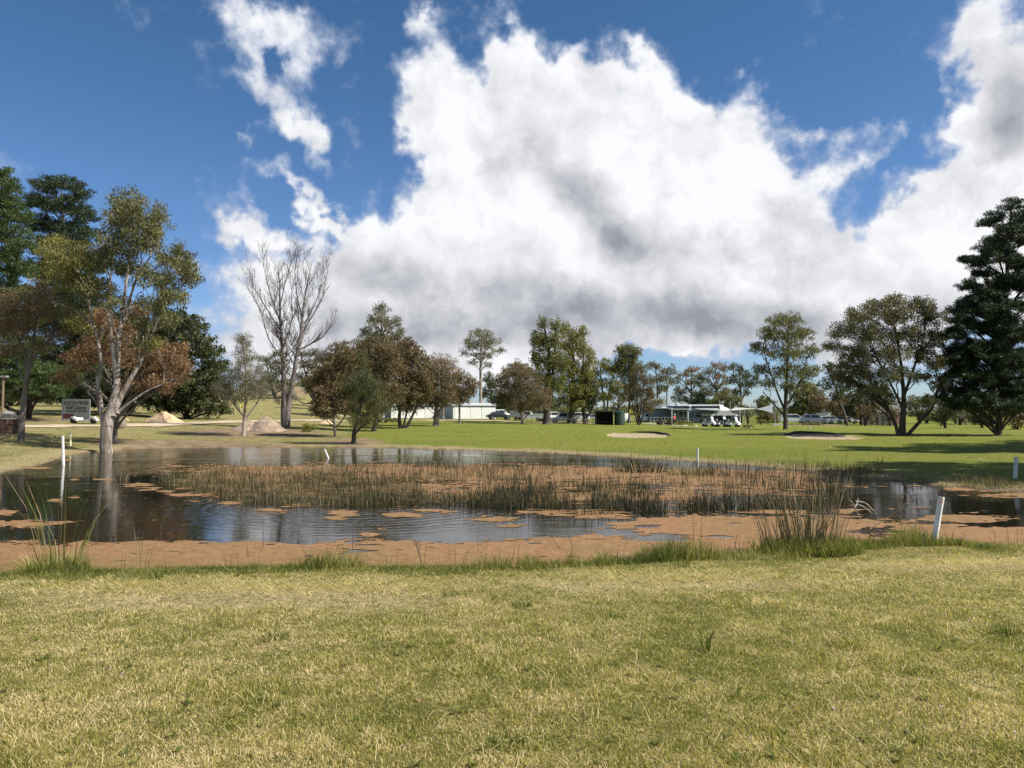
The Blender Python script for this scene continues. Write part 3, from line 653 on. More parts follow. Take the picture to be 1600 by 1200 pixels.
# ---- cluster right of the bare tree
tree('casuarina_tree', 'small leaning fine-leaved green tree closest to the far bank, dark crooked trunk', (553, 694), None,
     stems=[[(552, 695, 4), (554, 675, 3.4), (560, 650, 2.8), (566, 620, 2), (567, 580, 1.4), (566, 545, .8)]],
     lobes=[(568, 560, 10, 16), (570, 590, 18, 18), (585, 610, 20, 18), (560, 620, 20, 20), (592, 635, 20, 16), (578, 655, 20, 12), (560, 650, 16, 14), (545, 600, 14, 14)],
     m=CASU, bk=BK_DARK, ll=.26, lw=.03, cov=.8, crad=.4, style='hang', seed=71, flat=1.0)
tree('round_tree', 'low brown-olive tree with forked pale stem left of the leaning green tree', (524, 682), None,
     stems=[[(524, 682, 2.2), (522, 662, 1.8), (520, 640, 1.4), (520, 600, .8)], [(523, 670, 1.4), (536, 655, 1), (545, 640, .6)]],
     lobes=[(520, 575, 26, 22), (545, 560, 24, 20), (500, 590, 22, 18), (510, 615, 28, 20), (540, 600, 28, 22), (500, 640, 16, 12), (545, 632, 24, 16), (520, 640, 24, 12)],
     m=BRN, bk=BK_GREY, ll=.22, lw=.10, cov=1.35, crad=.45, seed=81)
tree('round_tree', 'rounded russet-topped tree in the middle of the brown clump, trunk leaning right', (584, 674), None,
     stems=[[(583, 675, 4), (588, 655, 3.4), (594, 620, 2.6), (598, 580, 1.4)], [(588, 655, 2), (572, 630, 1.4), (560, 600, .8)]],
     lobes=[(570, 540, 26, 14), (600, 545, 30, 16), (560, 565, 30, 20), (600, 575, 34, 24), (580, 605, 34, 22), (610, 615, 26, 18), (586, 634, 18, 9)],
     m=BRN, bk=BK_DARK, ll=.24, lw=.11, cov=1.5, crad=.5, seed=91)
tree('round_tree', 'dense russet tree on three dark splayed trunks in front of the half-hidden white shed', (630, 669), None,
     stems=[[(626, 669, 3.4), (624, 650, 2.6), (630, 610, 2), (632, 570, 1)], [(633, 670, 3), (642, 655, 2.2), (652, 630, 1.6), (658, 590, .8)], [(630, 669, 2), (634, 650, 1.6), (640, 610, 1)]],
     lobes=[(625, 540, 24, 14), (645, 552, 22, 16), (660, 575, 20, 22), (630, 575, 32, 24), (650, 605, 28, 26), (625, 615, 26, 24), (668, 608, 14, 18), (636, 634, 14, 8), (612, 560, 20, 16)],
     m=BRN, bk=BK_DARK, ll=.26, lw=.12, cov=1.6, crad=.55, seed=101)
tree('gum_tree', 'grey-green gum whose pointed top rises behind the russet trees', (598, 662), 112,
     stems=[[(598, 662, 3), (598, 600, 2.6), (597, 540, 2), (597, 490, 1)]],
     lobes=[(597, 482, 12, 12), (588, 500, 20, 12), (610, 505, 18, 12), (575, 520, 16, 12), (600, 525, 26, 14), (625, 520, 10, 10), (590, 545, 34, 16), (620, 550, 20, 14)],
     m=GREYG, bk=BK_PALE, ll=.32, lw=.12, cov=.9, crad=.6, seed=111)
tree('small_tree', 'olive-brown tree with stout trunk in front of the left end of the white shed', (680, 666), None,
     stems=[[(680, 667, 4), (681, 650, 3.4), (682, 625, 2.4), (684, 590, 1.2)], [(684, 664, 2.4), (686, 645, 1.8), (697, 615, 1)]],
     lobes=[(680, 580, 22, 18), (698, 595, 20, 18), (664, 600, 20, 18), (682, 612, 28, 18), (660, 628, 18, 12), (702, 622, 18, 12), (682, 630, 20, 7)],
     m=BRN, bk=BK_GREY, ll=.24, lw=.09, cov=1.0, crad=.45, seed=121)
tree('small_tree', 'thin reddish-grey tree showing behind the stout olive-brown tree', (692, 657), 125,
     stems=[[(692, 657, 2.2), (692, 610, 1.8), (690, 570, 1)]], lobes=[(690, 562, 22, 14), (706, 575, 18, 14), (676, 578, 18, 16), (692, 595, 26, 16)], m=RUST, bk=BK_GREY, ll=.3, lw=.08, cov=.45, crad=.6, seed=125, m2=GREYG)
tree('small_tree', 'olive lollipop tree on a straight thin trunk before the white shed', (718, 663), None,
     stems=[[(718, 663, 1.8), (718, 640, 1.5), (716, 615, 1.1), (715, 590, .6)]],
     lobes=[(722, 590, 18, 12), (705, 605, 16, 14), (730, 608, 16, 14), (715, 618, 22, 12), (738, 600, 10, 12), (716, 626, 16, 5)], m=BRN, bk=BK_GREY, ll=.22, lw=.08, cov=1.0, crad=.45, seed=131)
tree('gum_tree', 'tall slim gum with a bare pale trunk and open crown behind the white shed', (751, 648), 165,
     stems=[[(751, 650, 2.6), (751, 600, 2.2), (751, 565, 1.8), (753, 530, 1)]],
     lobes=[(752, 522, 22, 9), (737, 535, 18, 8), (768, 533, 18, 8), (752, 540, 20, 8), (728, 550, 12, 6), (779, 548, 12, 7), (756, 556, 18, 7), (765, 570, 8, 5), (740, 566, 9, 5)],
     m=GREYG, bk=BK_PALE, ll=.4, lw=.16, cov=.8, crad=.7, seed=141)
tree('background_tree', 'small dark gum between the white shed and the brown tree', (768, 650), 180,
     stems=[[(768, 652, 1.6), (768, 610, 1.2)]], lobes=[(764, 590, 10, 10), (770, 605, 12, 10), (760, 615, 10, 9), (782, 625, 20, 16), (775, 640, 20, 10)], m=DKG, bk=BK_GREY, ll=.4, lw=.2, cov=1.2, crad=.7, seed=145)
tree('small_tree', 'brown-leaved round tree with pale trunk by the parked trailer', (816, 663), None,
     stems=[[(816, 664, 2.2), (815, 645, 1.8), (812, 625, 1.4), (808, 590, .8)], [(814, 642, 1.4), (828, 615, 1), (840, 595, .6)]],
     lobes=[(808, 578, 24, 12), (790, 598, 20, 18), (825, 595, 26, 20), (805, 615, 30, 18), (840, 615, 22, 18), (785, 625, 16, 12), (850, 628, 14, 10), (820, 632, 28, 10)], m=BRN, bk=BK_PALE, ll=.24, lw=.09, cov=1.1, crad=.5, seed=151)
tree('background_tree', 'brown-topped gum peeping above the round brown tree', (812, 652), 190, stems=[[(812, 652, 2), (812, 590, 1.4)]], lobes=[(812, 570, 14, 7), (800, 580, 14, 8), (826, 580, 12, 8)], m=BRN, bk=BK_GREY, ll=.4, lw=.16, cov=1.0, crad=.7, seed=155)
tree('spired_tree', 'tall dense green tree with pointed tops on a thick black trunk', (854, 663), None,
     stems=[[(854, 663, 6), (854, 640, 5.5), (856, 600, 4), (858, 550, 2.6), (850, 510, 1)], [(858, 620, 3), (866, 560, 2), (868, 505, .8)]],
     lobes=[(848, 505, 8, 13), (840, 528, 12, 14), (850, 535, 18, 16), (866, 508, 8, 14), (868, 528, 14, 16), (838, 558, 12, 16), (855, 565, 22, 18), (872, 565, 16, 20), (845, 590, 18, 16), (868, 600, 18, 18), (850, 618, 20, 14)],
     m=CREST, bk=BK_DARK, ll=.32, lw=.13, cov=1.2, crad=.55, style='any', seed=161, flat=1.1)
tree('spired_tree', 'broad green tree of several spires right of the tallest spired tree, leaning dark trunk', (890, 662), None,
     stems=[[(889, 663, 4.4), (892, 640, 3.6), (895, 600, 3), (896, 560, 2), (893, 520, .8)], [(892, 650, 3), (905, 620, 2), (911, 570, 1.4), (911, 525, .6)]],
     lobes=[(885, 515, 10, 13), (897, 525, 12, 14), (911, 522, 7, 13), (888, 545, 16, 16), (908, 545, 14, 16), (920, 560, 10, 16), (885, 575, 18, 18), (905, 580, 20, 20), (922, 590, 8, 14), (882, 605, 22, 16), (908, 612, 20, 16), (880, 628, 20, 10), (900, 632, 20, 8)],
     m=YOLIVE, bk=BK_DARK, ll=.32, lw=.13, cov=1.25, crad=.55, style='any', seed=171, flat=1.1)
tree('dark_tree', 'very dark low tree with V-shaped trunk left of the black shelter', (914, 662), None,
     stems=[[(914, 662, 3), (912, 645, 2.4), (906, 625, 1.4)], [(914, 655, 2.2), (924, 640, 1.6), (930, 620, 1)]], lobes=[(915, 600, 16, 14), (925, 618, 16, 14), (905, 620, 16, 12), (918, 632, 18, 8)], m=DKG, bk=BK_DARK, ll=.3, lw=.14, cov=1.7, crad=.5, style='any', seed=181)
tree('gum_tree', 'olive gum with slim pale stems above the green tank', (946, 652), 135,
     stems=[[(944, 655, 1.8), (944, 630, 1.6), (940, 600, 1.2), (938, 575, .7)], [(947, 655, 1.6), (950, 625, 1.3), (955, 600, 1), (960, 580, .6)]],
     lobes=[(944, 568, 14, 9), (930, 580, 14, 10), (956, 578, 16, 11), (968, 568, 9, 9), (938, 598, 16, 12), (960, 600, 16, 12), (930, 615, 12, 9), (950, 618, 16, 9)], m=YOLIVE, bk=BK_GREY, ll=.34, lw=.14, cov=1.0, crad=.6, seed=191)
tree('upright_tree', 'upright dark olive tree on one straight black trunk beside the yellow flag', (983, 661), None,
     stems=[[(983, 662, 2), (984, 630, 1.8), (984, 590, 1.4), (982, 550, .8)]], lobes=[(970, 548, 8, 10), (985, 545, 14, 10), (995, 552, 8, 10), (978, 562, 18, 12), (992, 572, 12, 14), (968, 575, 10, 10), (982, 585, 16, 12), (984, 605, 14, 12), (975, 620, 10, 8)],
     m=OLIVE, bk=BK_DARK, ll=.3, lw=.13, cov=1.4, crad=.5, style='any', seed=201, flat=1.1)
tree('multi_stem_tree', 'brown sparse tree with a bundle of thin dark stems right of the yellow flag', (998, 664), None,
     stems=[[(998, 664, 2.6), (996, 640, 1.2), (994, 600, .9), (996, 570, .5)], [(998, 660, 1.5), (1002, 630, 1), (1006, 590, .6)], [(1000, 660, 1.5), (1008, 635, 1), (1014, 605, .6)], [(997, 660, 1.4), (989, 635, 1), (984, 610, .6)]],
     lobes=[(1000, 578, 12, 10), (992, 592, 12, 12), (1008, 592, 12, 12), (1000, 610, 18, 14), (1014, 615, 9, 12), (988, 618, 9, 10), (1004, 630, 18, 10), (1012, 638, 9, 8), (992, 638, 8, 7)], m=BRN, bk=BK_DARK, ll=.22, lw=.08, cov=.85, crad=.45, seed=211)

# ---- open gums behind the clubhouse
def bggum(label, base, D, stems, lobes, seed, m=GREYG, cov=.85, nm='gum_tree', bk=BK_GREY, ll=.5, lw=.2, m2=RUST):
    return tree(nm, label, base, D, stems=stems, lobes=lobes, m=m, bk=bk, ll=ll, lw=lw, cov=cov, crad=.75, seed=seed, twig=.03, sides=5, m2=m2)
bggum('open gum just right of the brown multi-stem tree, behind the blue clubhouse wall', (1027, 650), 205, [[(1027, 650, 1.4), (1027, 600, 1.2), (1024, 575, .7)], [(1027, 620, 1), (1032, 590, .7)]],
      [(1016, 570, 10, 7), (1028, 573, 9, 7), (1034, 590, 9, 8), (1022, 592, 10, 9), (1030, 608, 10, 8), (1018, 615, 8, 8), (1030, 628, 10, 7), (1020, 632, 8, 6)], 301)
bggum('narrow gum on a long bare black trunk behind the clubhouse', (1042, 650), 210, [[(1042, 650, 1.2), (1042, 610, 1), (1043, 580, .7)]], [(1048, 574, 7, 5), (1040, 580, 9, 6), (1052, 582, 6, 5), (1042, 592, 9, 6), (1050, 596, 7, 4), (1040, 604, 8, 5)], 302)
bggum('domed gum with a rusty top behind the middle of the clubhouse', (1080, 650), 215, [[(1080, 652, 1.6), (1080, 610, 1.3), (1080, 585, .8)], [(1080, 615, 1), (1066, 592, .7)], [(1080, 612, 1), (1092, 590, .7)]],
      [(1080, 576, 14, 5, 1), (1070, 584, 12, 6), (1092, 586, 10, 6), (1060, 594, 8, 6), (1082, 597, 12, 7), (1096, 600, 8, 6), (1064, 610, 14, 7), (1088, 614, 12, 6), (1056, 620, 9, 6), (1074, 624, 12, 6), (1100, 612, 6, 6)], 303)
bggum('big gum with reddish flat tops behind the white roof line', (1120, 650), 215, [[(1121, 652, 1.8), (1121, 610, 1.5), (1118, 580, .8)], [(1121, 615, 1.2), (1108, 590, .7)], [(1121, 610, 1.2), (1132, 590, .8)]],
      [(1120, 571, 14, 5, 1), (1108, 580, 12, 6), (1132, 578, 9, 6), (1122, 588, 12, 6, 1), (1104, 593, 9, 6), (1136, 595, 9, 6), (1118, 602, 12, 6), (1104, 610, 12, 8), (1134, 610, 10, 7), (1122, 616, 12, 6)], 304)
bggum('dark-clumped gum leaning right above the shade sails', (1158, 650), 195, [[(1158, 655, 2), (1158, 620, 1.7), (1155, 590, 1)], [(1159, 625, 1.2), (1170, 605, .9), (1180, 590, .6)], [(1157, 610, 1), (1146, 585, .7)]],
      [(1145, 572, 11, 6), (1156, 578, 10, 6), (1165, 585, 11, 8), (1146, 592, 9, 8), (1160, 600, 12, 8), (1176, 598, 9, 7), (1150, 612, 9, 6), (1184, 590, 9, 6), (1168, 612, 8, 4)], 305, m=DKG, cov=.95)
bggum('bushy olive tree behind the right end of the clubhouse roof', (1135, 650), 185, [[(1135, 650, 1.6), (1135, 625, 1)]], [(1130, 622, 16, 8), (1146, 628, 12, 8), (1116, 628, 10, 6), (1138, 636, 16, 6)], 306, m=CREST, cov=1.8, nm='olive_tree')
bggum('black-green bush behind the centre of the clubhouse roof', (1096, 648), 190, [[(1096, 648, 1.2), (1096, 630, .8)]], [(1094, 618, 12, 8), (1088, 628, 12, 6), (1104, 628, 10, 7)], 307, m=PINE, cov=1.8, nm='bush')
bggum('lone round bush seen between the two shade sails', (1196, 652), 195, [[(1196, 655, 1.2), (1196, 635, .8)]], [(1196, 628, 13, 9), (1190, 638, 9, 8), (1204, 640, 9, 8), (1197, 650, 14, 7)], 308, m=CREST, cov=1.8, nm='bush')
# ---- right side
tree('gum_tree', 'open-crowned gum with a single straight dark trunk right of the shade sails', (1227, 671), None,
     stems=[[(1227, 671, 3.6), (1227, 650, 3.2), (1228, 610, 2.8), (1230, 570, 2), (1232, 520, 1)], [(1226, 640, 2.2), (1214, 612, 1.5), (1200, 570, 1), (1192, 545, .5)], [(1228, 635, 2.2), (1243, 612, 1.6), (1256, 580, 1), (1262, 545, .5)],
            [(1224, 648, 1.6), (1206, 628, 1.1), (1192, 612, .7)]],
     lobes=[(1215, 500, 20, 12), (1238, 500, 20, 14), (1200, 520, 20, 14), (1225, 525, 28, 16), (1255, 520, 18, 14), (1180, 542, 14, 10), (1205, 548, 20, 14), (1240, 550, 26, 16), (1268, 548, 14, 12), (1190, 575, 16, 10), (1220, 578, 24, 14),
            (1255, 580, 22, 16), (1272, 578, 10, 10), (1200, 598, 16, 9), (1235, 603, 22, 11), (1262, 604, 12, 8)],
     m=OLIVE, bk=BK_DARK, ll=.28, lw=.10, cov=.85, crad=.5, seed=401)
tree('spreading_tree', 'wide domed tree on splayed black trunks, pale olive top and black underside', (1408, 681), None,
     stems=[[(1410, 682, 5.5), (1410, 660, 5), (1412, 620, 3.4), (1408, 570, 2.4), (1400, 520, 1.2)], [(1404, 682, 3.4), (1398, 660, 2.6), (1385, 635, 2), (1362, 600, 1.2)], [(1415, 681, 3), (1436, 660, 2.6), (1456, 638, 2), (1468, 600, 1)],
            [(1412, 620, 2.6), (1426, 580, 2), (1442, 530, 1.2), (1446, 490, .6)], [(1411, 640, 2), (1392, 600, 1.6), (1370, 560, 1)]],
     lobes=[(1400, 468, 20, 9), (1370, 478, 26, 12), (1435, 475, 24, 12), (1340, 492, 26, 14), (1400, 492, 34, 16), (1455, 495, 24, 18), (1315, 515, 22, 14), (1355, 520, 34, 18), (1410, 522, 34, 18), (1460, 528, 24, 18), (1300, 540, 14, 10),
            (1335, 548, 24, 14), (1385, 552, 34, 18), (1436, 550, 26, 14), (1350, 575, 30, 18), (1322, 570, 18, 14), (1396, 582, 26, 16), (1366, 600, 24, 14), (1462, 565, 20, 14), (1330, 595, 16, 12), (1384, 612, 18, 9), (1468, 598, 14, 14), (1440, 585, 18, 10), (1345, 612, 16, 9), (1455, 625, 12, 8), (1310, 590, 14, 10)],
     m=leafmat('leaf_spreading', [(0, (.035, .042, .02)), (.5, (.095, .09, .042)), (.8, (.19, .17, .085)), (1, (.30, .26, .15))]), bk=BK_DARK, ll=.22, lw=.10, cov=1.3, crad=.48, seed=411)
pine('pine_tree', 'huge black-green pine cut by the right edge of the photo', (1559, 680), None,
     [(1559, 681, 7), (1562, 640, 6.5), (1566, 560, 6), (1572, 460, 4.5), (1576, 380, 3), (1580, 320, 1)],
     [(1578, 320, 18, 8), (1595, 332, 18, 9), (1562, 338, 18, 8), (1540, 348, 14, 7), (1580, 355, 26, 10), (1556, 372, 22, 8), (1600, 375, 26, 12), (1530, 408, 24, 9), (1510, 404, 12, 6), (1560, 400, 26, 10), (1600, 410, 30, 14), (1540, 425, 22, 8), (1580, 440, 34, 14),
      (1545, 455, 30, 14), (1520, 475, 30, 14), (1495, 485, 14, 9), (1570, 480, 40, 16), (1620, 470, 30, 20), (1540, 505, 44, 16), (1495, 520, 22, 12), (1590, 520, 44, 20), (1525, 545, 44, 16), (1490, 565, 20, 10), (1570, 560, 50, 20), (1610, 570, 40, 20),
      (1530, 590, 50, 16), (1500, 610, 30, 12), (1580, 600, 50, 18), (1550, 625, 50, 13), (1610, 620, 40, 16), (1510, 632, 22, 8), (1585, 640, 30, 8), (1488, 545, 16, 8), (1482, 590, 16, 9), (1490, 630, 14, 7), (1500, 500, 18, 8), (1600, 350, 26, 14), (1555, 385, 26, 12), (1610, 440, 34, 20), (1500, 570, 30, 12), (1478, 560, 14, 7), (1475, 622, 14, 7), (1535, 480, 34, 12), (1515, 445, 18, 8)], seed=421, cov=2.3, ll=.36, lw=.07, crad=.55)
# ---- trees outside the right edge whose shade and reflection the photo shows
def offtree(label, X, D, H, W, seed):
    px = 800 + F * X / D; s = D / F; gz = float(zground(np.array([X]), np.array([float(D)]))[0])
    _, pb = proj(X, D, gz); rs = random.Random(seed); hp = H / s; wp = W / s; lob = []
    for k in range(12):
        f = .22 + .76 * k / 11; ww = wp * (1.02 - f) ** .6 * (1 if f > .3 else .8)
        for q in range(2): lob.append((px + rs.uniform(-.6, .6) * ww, pb - f * hp, ww * .5, hp * .05))
    return pine('pine_tree', label, (px, pb), D, [(px, pb, .35 / s), (px, pb - hp * .5, .25 / s), (px, pb - hp * .98, .05 / s)], lob, seed=seed, cov=2.6, ll=.5, lw=.14, crad=.8)
offtree('dark pine outside the right edge whose shade bands the fairway, nearest of three there', 41, 40, 23, 6, 501)
offtree('dark pine outside the right edge whose shade bands the fairway, middle of three there', 50, 45, 25, 6.5, 502)
offtree('dark pine outside the right edge whose shade bands the fairway, farthest of three there', 60, 50, 26, 7, 504)
offtree('shorter dark pine outside the right edge shading the bank by the last stake', 24, 22.5, 14, 3.6, 503)
offtree('second short dark pine outside the right edge shading the bank', 29, 26.5, 16, 4.2, 505)
# ---- background trees
BG = [  # label, base px, D, palette, lobes, cov
 ('grey-purple flat-topped gum behind the bare tree, left half', (430, 640), 190, GREYG, [(415, 560, 12, 6), (432, 553, 12, 6), (425, 570, 18, 8), (440, 580, 16, 9), (420, 590, 16, 9)], .8, 'gum_tree'),
 ('grey-purple flat-topped gum behind the bare tree, right half', (492, 640), 190, GREYG, [(470, 552, 14, 6), (492, 550, 16, 7), (505, 560, 12, 8), (480, 570, 22, 9), (500, 580, 18, 10), (470, 590, 18, 8)], .9, 'gum_tree'),
 ('dark tree in the gap left of the brown clump', (500, 640), 165, DKG, [(505, 590, 18, 12), (490, 605, 18, 12), (515, 610, 16, 14), (478, 600, 10, 8)], 1.3, 'dark_tree'),
 ('dull brown tree behind the low brown-olive tree', (540, 650), 140, BRN, [(530, 545, 20, 12), (512, 560, 18, 12), (548, 560, 20, 14), (530, 580, 30, 18)], 1.2, 'brown_tree'),
 ('dense dark hedge-like tree behind the sign, far side of the fairway', (150, 634), 135, DKG, [(130, 600, 30, 18), (165, 605, 30, 18), (110, 622, 22, 10), (150, 624, 30, 9), (190, 618, 26, 14)], 1.6, 'dark_tree'),
 ('dark wide tree beyond the fairway at the left edge', (20, 634), 135, DKG, [(0, 590, 40, 22), (40, 600, 40, 20), (10, 620, 46, 10), (70, 618, 30, 12), (-40, 605, 40, 22)], 1.6, 'dark_tree'),
 ('round olive tree with yellow tints behind the white estate car', (1252, 656), 165, CREST, [(1262, 606, 16, 12), (1250, 620, 18, 14), (1275, 618, 14, 14), (1258, 636, 24, 10), (1240, 638, 12, 10)], 1.5, 'olive_tree'),
 ('brown-olive tree leaning over the parked cars', (1265, 657), 160, BRN, [(1278, 622, 14, 12), (1284, 636, 14, 9), (1270, 640, 14, 8)], 1.2, 'brown_tree'),
 ('dark blue-green tree left of the wide domed tree, upper branches', (1325, 660), 130, DKG, [(1295, 575, 14, 10), (1310, 585, 16, 12), (1290, 600, 12, 9), (1320, 605, 18, 12), (1305, 618, 14, 7)], .9, 'dark_tree'),
 ('low dark olive tree under the domed tree, above the last parked cars', (1322, 658), 150, BRN, [(1300, 632, 18, 10), (1322, 628, 20, 12), (1310, 642, 22, 8), (1340, 640, 16, 10)], 1.7, 'olive_tree'),
 ('dark tree on a forked trunk beside the brick-coloured house', (1345, 660), 140, DKG, [(1345, 622, 20, 12), (1362, 630, 16, 12), (1332, 640, 14, 9), (1350, 642, 18, 7)], 1.5, 'dark_tree'),
 ('olive shrub tree right of the domed tree trunk', (1478, 668), 120, DKG, [(1466, 645, 14, 10), (1486, 640, 16, 12), (1476, 655, 16, 8)], 1.1, 'shrub'),
 ('grey-green shrub in the distance right of the splayed trunks', (1500, 664), 150, GREYG, [(1498, 648, 14, 8), (1512, 645, 12, 9), (1505, 656, 14, 6)], 1.1, 'shrub'),
 ('dark shrub immediately left of the huge pine trunk', (1535, 668), 125, DKG, [(1528, 648, 14, 10), (1542, 645, 10, 10), (1534, 658, 16, 7)], 1.3, 'shrub'),
 ('brown shrub right of the huge pine trunk', (1590, 670), 110, BRN, [(1582, 655, 12, 9), (1598, 650, 12, 12), (1590, 662, 14, 7)], 1.1, 'shrub'),
 ('leafless reddish thicket left of the corrugated fence', (1352, 661), 135, BRN, [(1350, 640, 12, 9), (1366, 638, 12, 12), (1358, 652, 14, 8)], .45, 'shrub'),
 ('leafless reddish thicket right of the corrugated fence', (1392, 662), 135, BRN, [(1384, 638, 12, 12), (1400, 645, 10, 10), (1392, 652, 12, 8)], .4, 'shrub'),
 ('dark gum behind the round brown tree and the utes', (846, 652), 175, DKG, [(840, 628, 16, 8), (826, 636, 14, 8), (862, 632, 14, 8)], 1.1, 'dark_tree'),
 ('olive shrub behind the white dual-cab utility, below the spired trees', (880, 650), 190, OLIVE, [(872, 640, 14, 7), (892, 642, 14, 6)], 1.2, 'shrub'),
 ('low olive shrub in the distance, first right of the splayed trunks', (1448, 662), 170, OLIVE, [(1444, 650, 12, 7), (1456, 648, 10, 8)], 1.2, 'shrub'),
 ('tall thin shrub in the distance between the splayed trunks and the huge pine', (1518, 664), 175, DKG, [(1518, 640, 8, 10), (1522, 652, 10, 8)], 1.1, 'shrub'),
 ('wide brown shrub in the distance left of the huge pine', (1470, 662), 185, BRN, [(1462, 654, 16, 6), (1482, 652, 14, 7)], 1.1, 'shrub'),
 ('dark rounded tree low behind the last white cars', (1333, 662), 172, DKG, [(1322, 640, 14, 12), (1338, 636, 16, 14), (1330, 650, 20, 8)], 1.6, 'dark_tree'),
 ('dark spreading tree behind the corrugated fence', (1384, 660), 178, DKG, [(1370, 632, 16, 10), (1390, 628, 18, 12), (1404, 640, 14, 10)], 1.3, 'dark_tree'),
 ('olive tree in the distance just right of the thickest trunk of the domed tree', (1438, 662), 160, OLIVE, [(1428, 632, 14, 12), (1446, 628, 16, 12), (1440, 645, 18, 8)], 1.3, 'olive_tree'),
 ('shadowed dark tree in the distance under the left boughs of the huge pine', (1494, 663), 165, DKG, [(1482, 628, 16, 12), (1500, 624, 16, 12), (1492, 642, 22, 9)], 1.5, 'dark_tree'),
 ('dark tree in the distance touching the left side of the huge pine trunk', (1545, 664), 160, DKG, [(1530, 630, 16, 14), (1550, 634, 16, 14), (1540, 650, 22, 8)], 1.5, 'dark_tree'),
 ('brownish tree in the distance at the right edge of the photo', (1586, 664), 165, BRN, [(1576, 636, 14, 14), (1596, 630, 16, 14), (1588, 650, 20, 9)], 1.3, 'brown_tree'),
 ('thin dead-brown tree behind the green tank', (966, 655), 140, BRN, [(966, 612, 12, 12), (972, 630, 12, 10), (958, 635, 10, 8)], .5, 'brown_tree'),
 ('pale reddish shrub at the right end of the clubhouse verandah', (1169, 654), 150, GREYG, [(1166, 645, 7, 5), (1172, 648, 6, 5)], .8, 'shrub'),
 ('brown garden bush under the grey shade sail', (1200, 660), 150, BRN, [(1200, 651, 12, 6), (1208, 655, 8, 5)], 1.5, 'shrub'),
]
for i, (lab, b_, d_, pal, lb, cv, nm) in enumerate(BG):
    top = min(l[1] for l in lb); bx = b_[0]
    tree(nm, lab, b_, d_, stems=[[(bx, b_[1], 2.2), ((bx + lb[0][0]) / 2, (b_[1] + top) / 2, 1.6), (lb[0][0], top + 8, .7)], [(bx, b_[1], 1.8), ((bx + lb[-1][0]) / 2, (b_[1] + lb[-1][1]) / 2 - 4, 1.1), (lb[-1][0], lb[-1][1], .6)]],
         lobes=lb, m=pal, bk=BK_DARK, ll=.45, lw=.19, cov=cv, crad=.7, style='any', seed=600 + i, twig=.03, sides=5, cat='shrub' if nm == 'shrub' else 'tree')

# distant woods along the horizon: read as one mass
rng = np.random.default_rng(77); cl = []; hb = []
for k in range(900):
    px = rng.uniform(-350, 1950); D = rng.uniform(330, 430)
    hpx = (7 + 9 * fbm(np.array([px * .012]), np.array([1.5]), 31, 3)[0]) * (1.5 if px < 620 else (.9 if px < 1280 else .75))
    g_ = on(px, D); n = 9
    for q in range(n):
        cl.append((g_.x + rng.normal(0, 2.0), D + rng.normal(0, 2), g_.z + rng.uniform(0, 1) * hpx * D / F)); hb.append(0)
cl = np.array(cl)
o = leaves('distant_wood', cl, 2.0, 60000, 1.3, .7, OLIVE, None, rng, 'any')
tag(o, 'distant belt of dull olive scrub along the horizon', 'wood', kind='stuff')
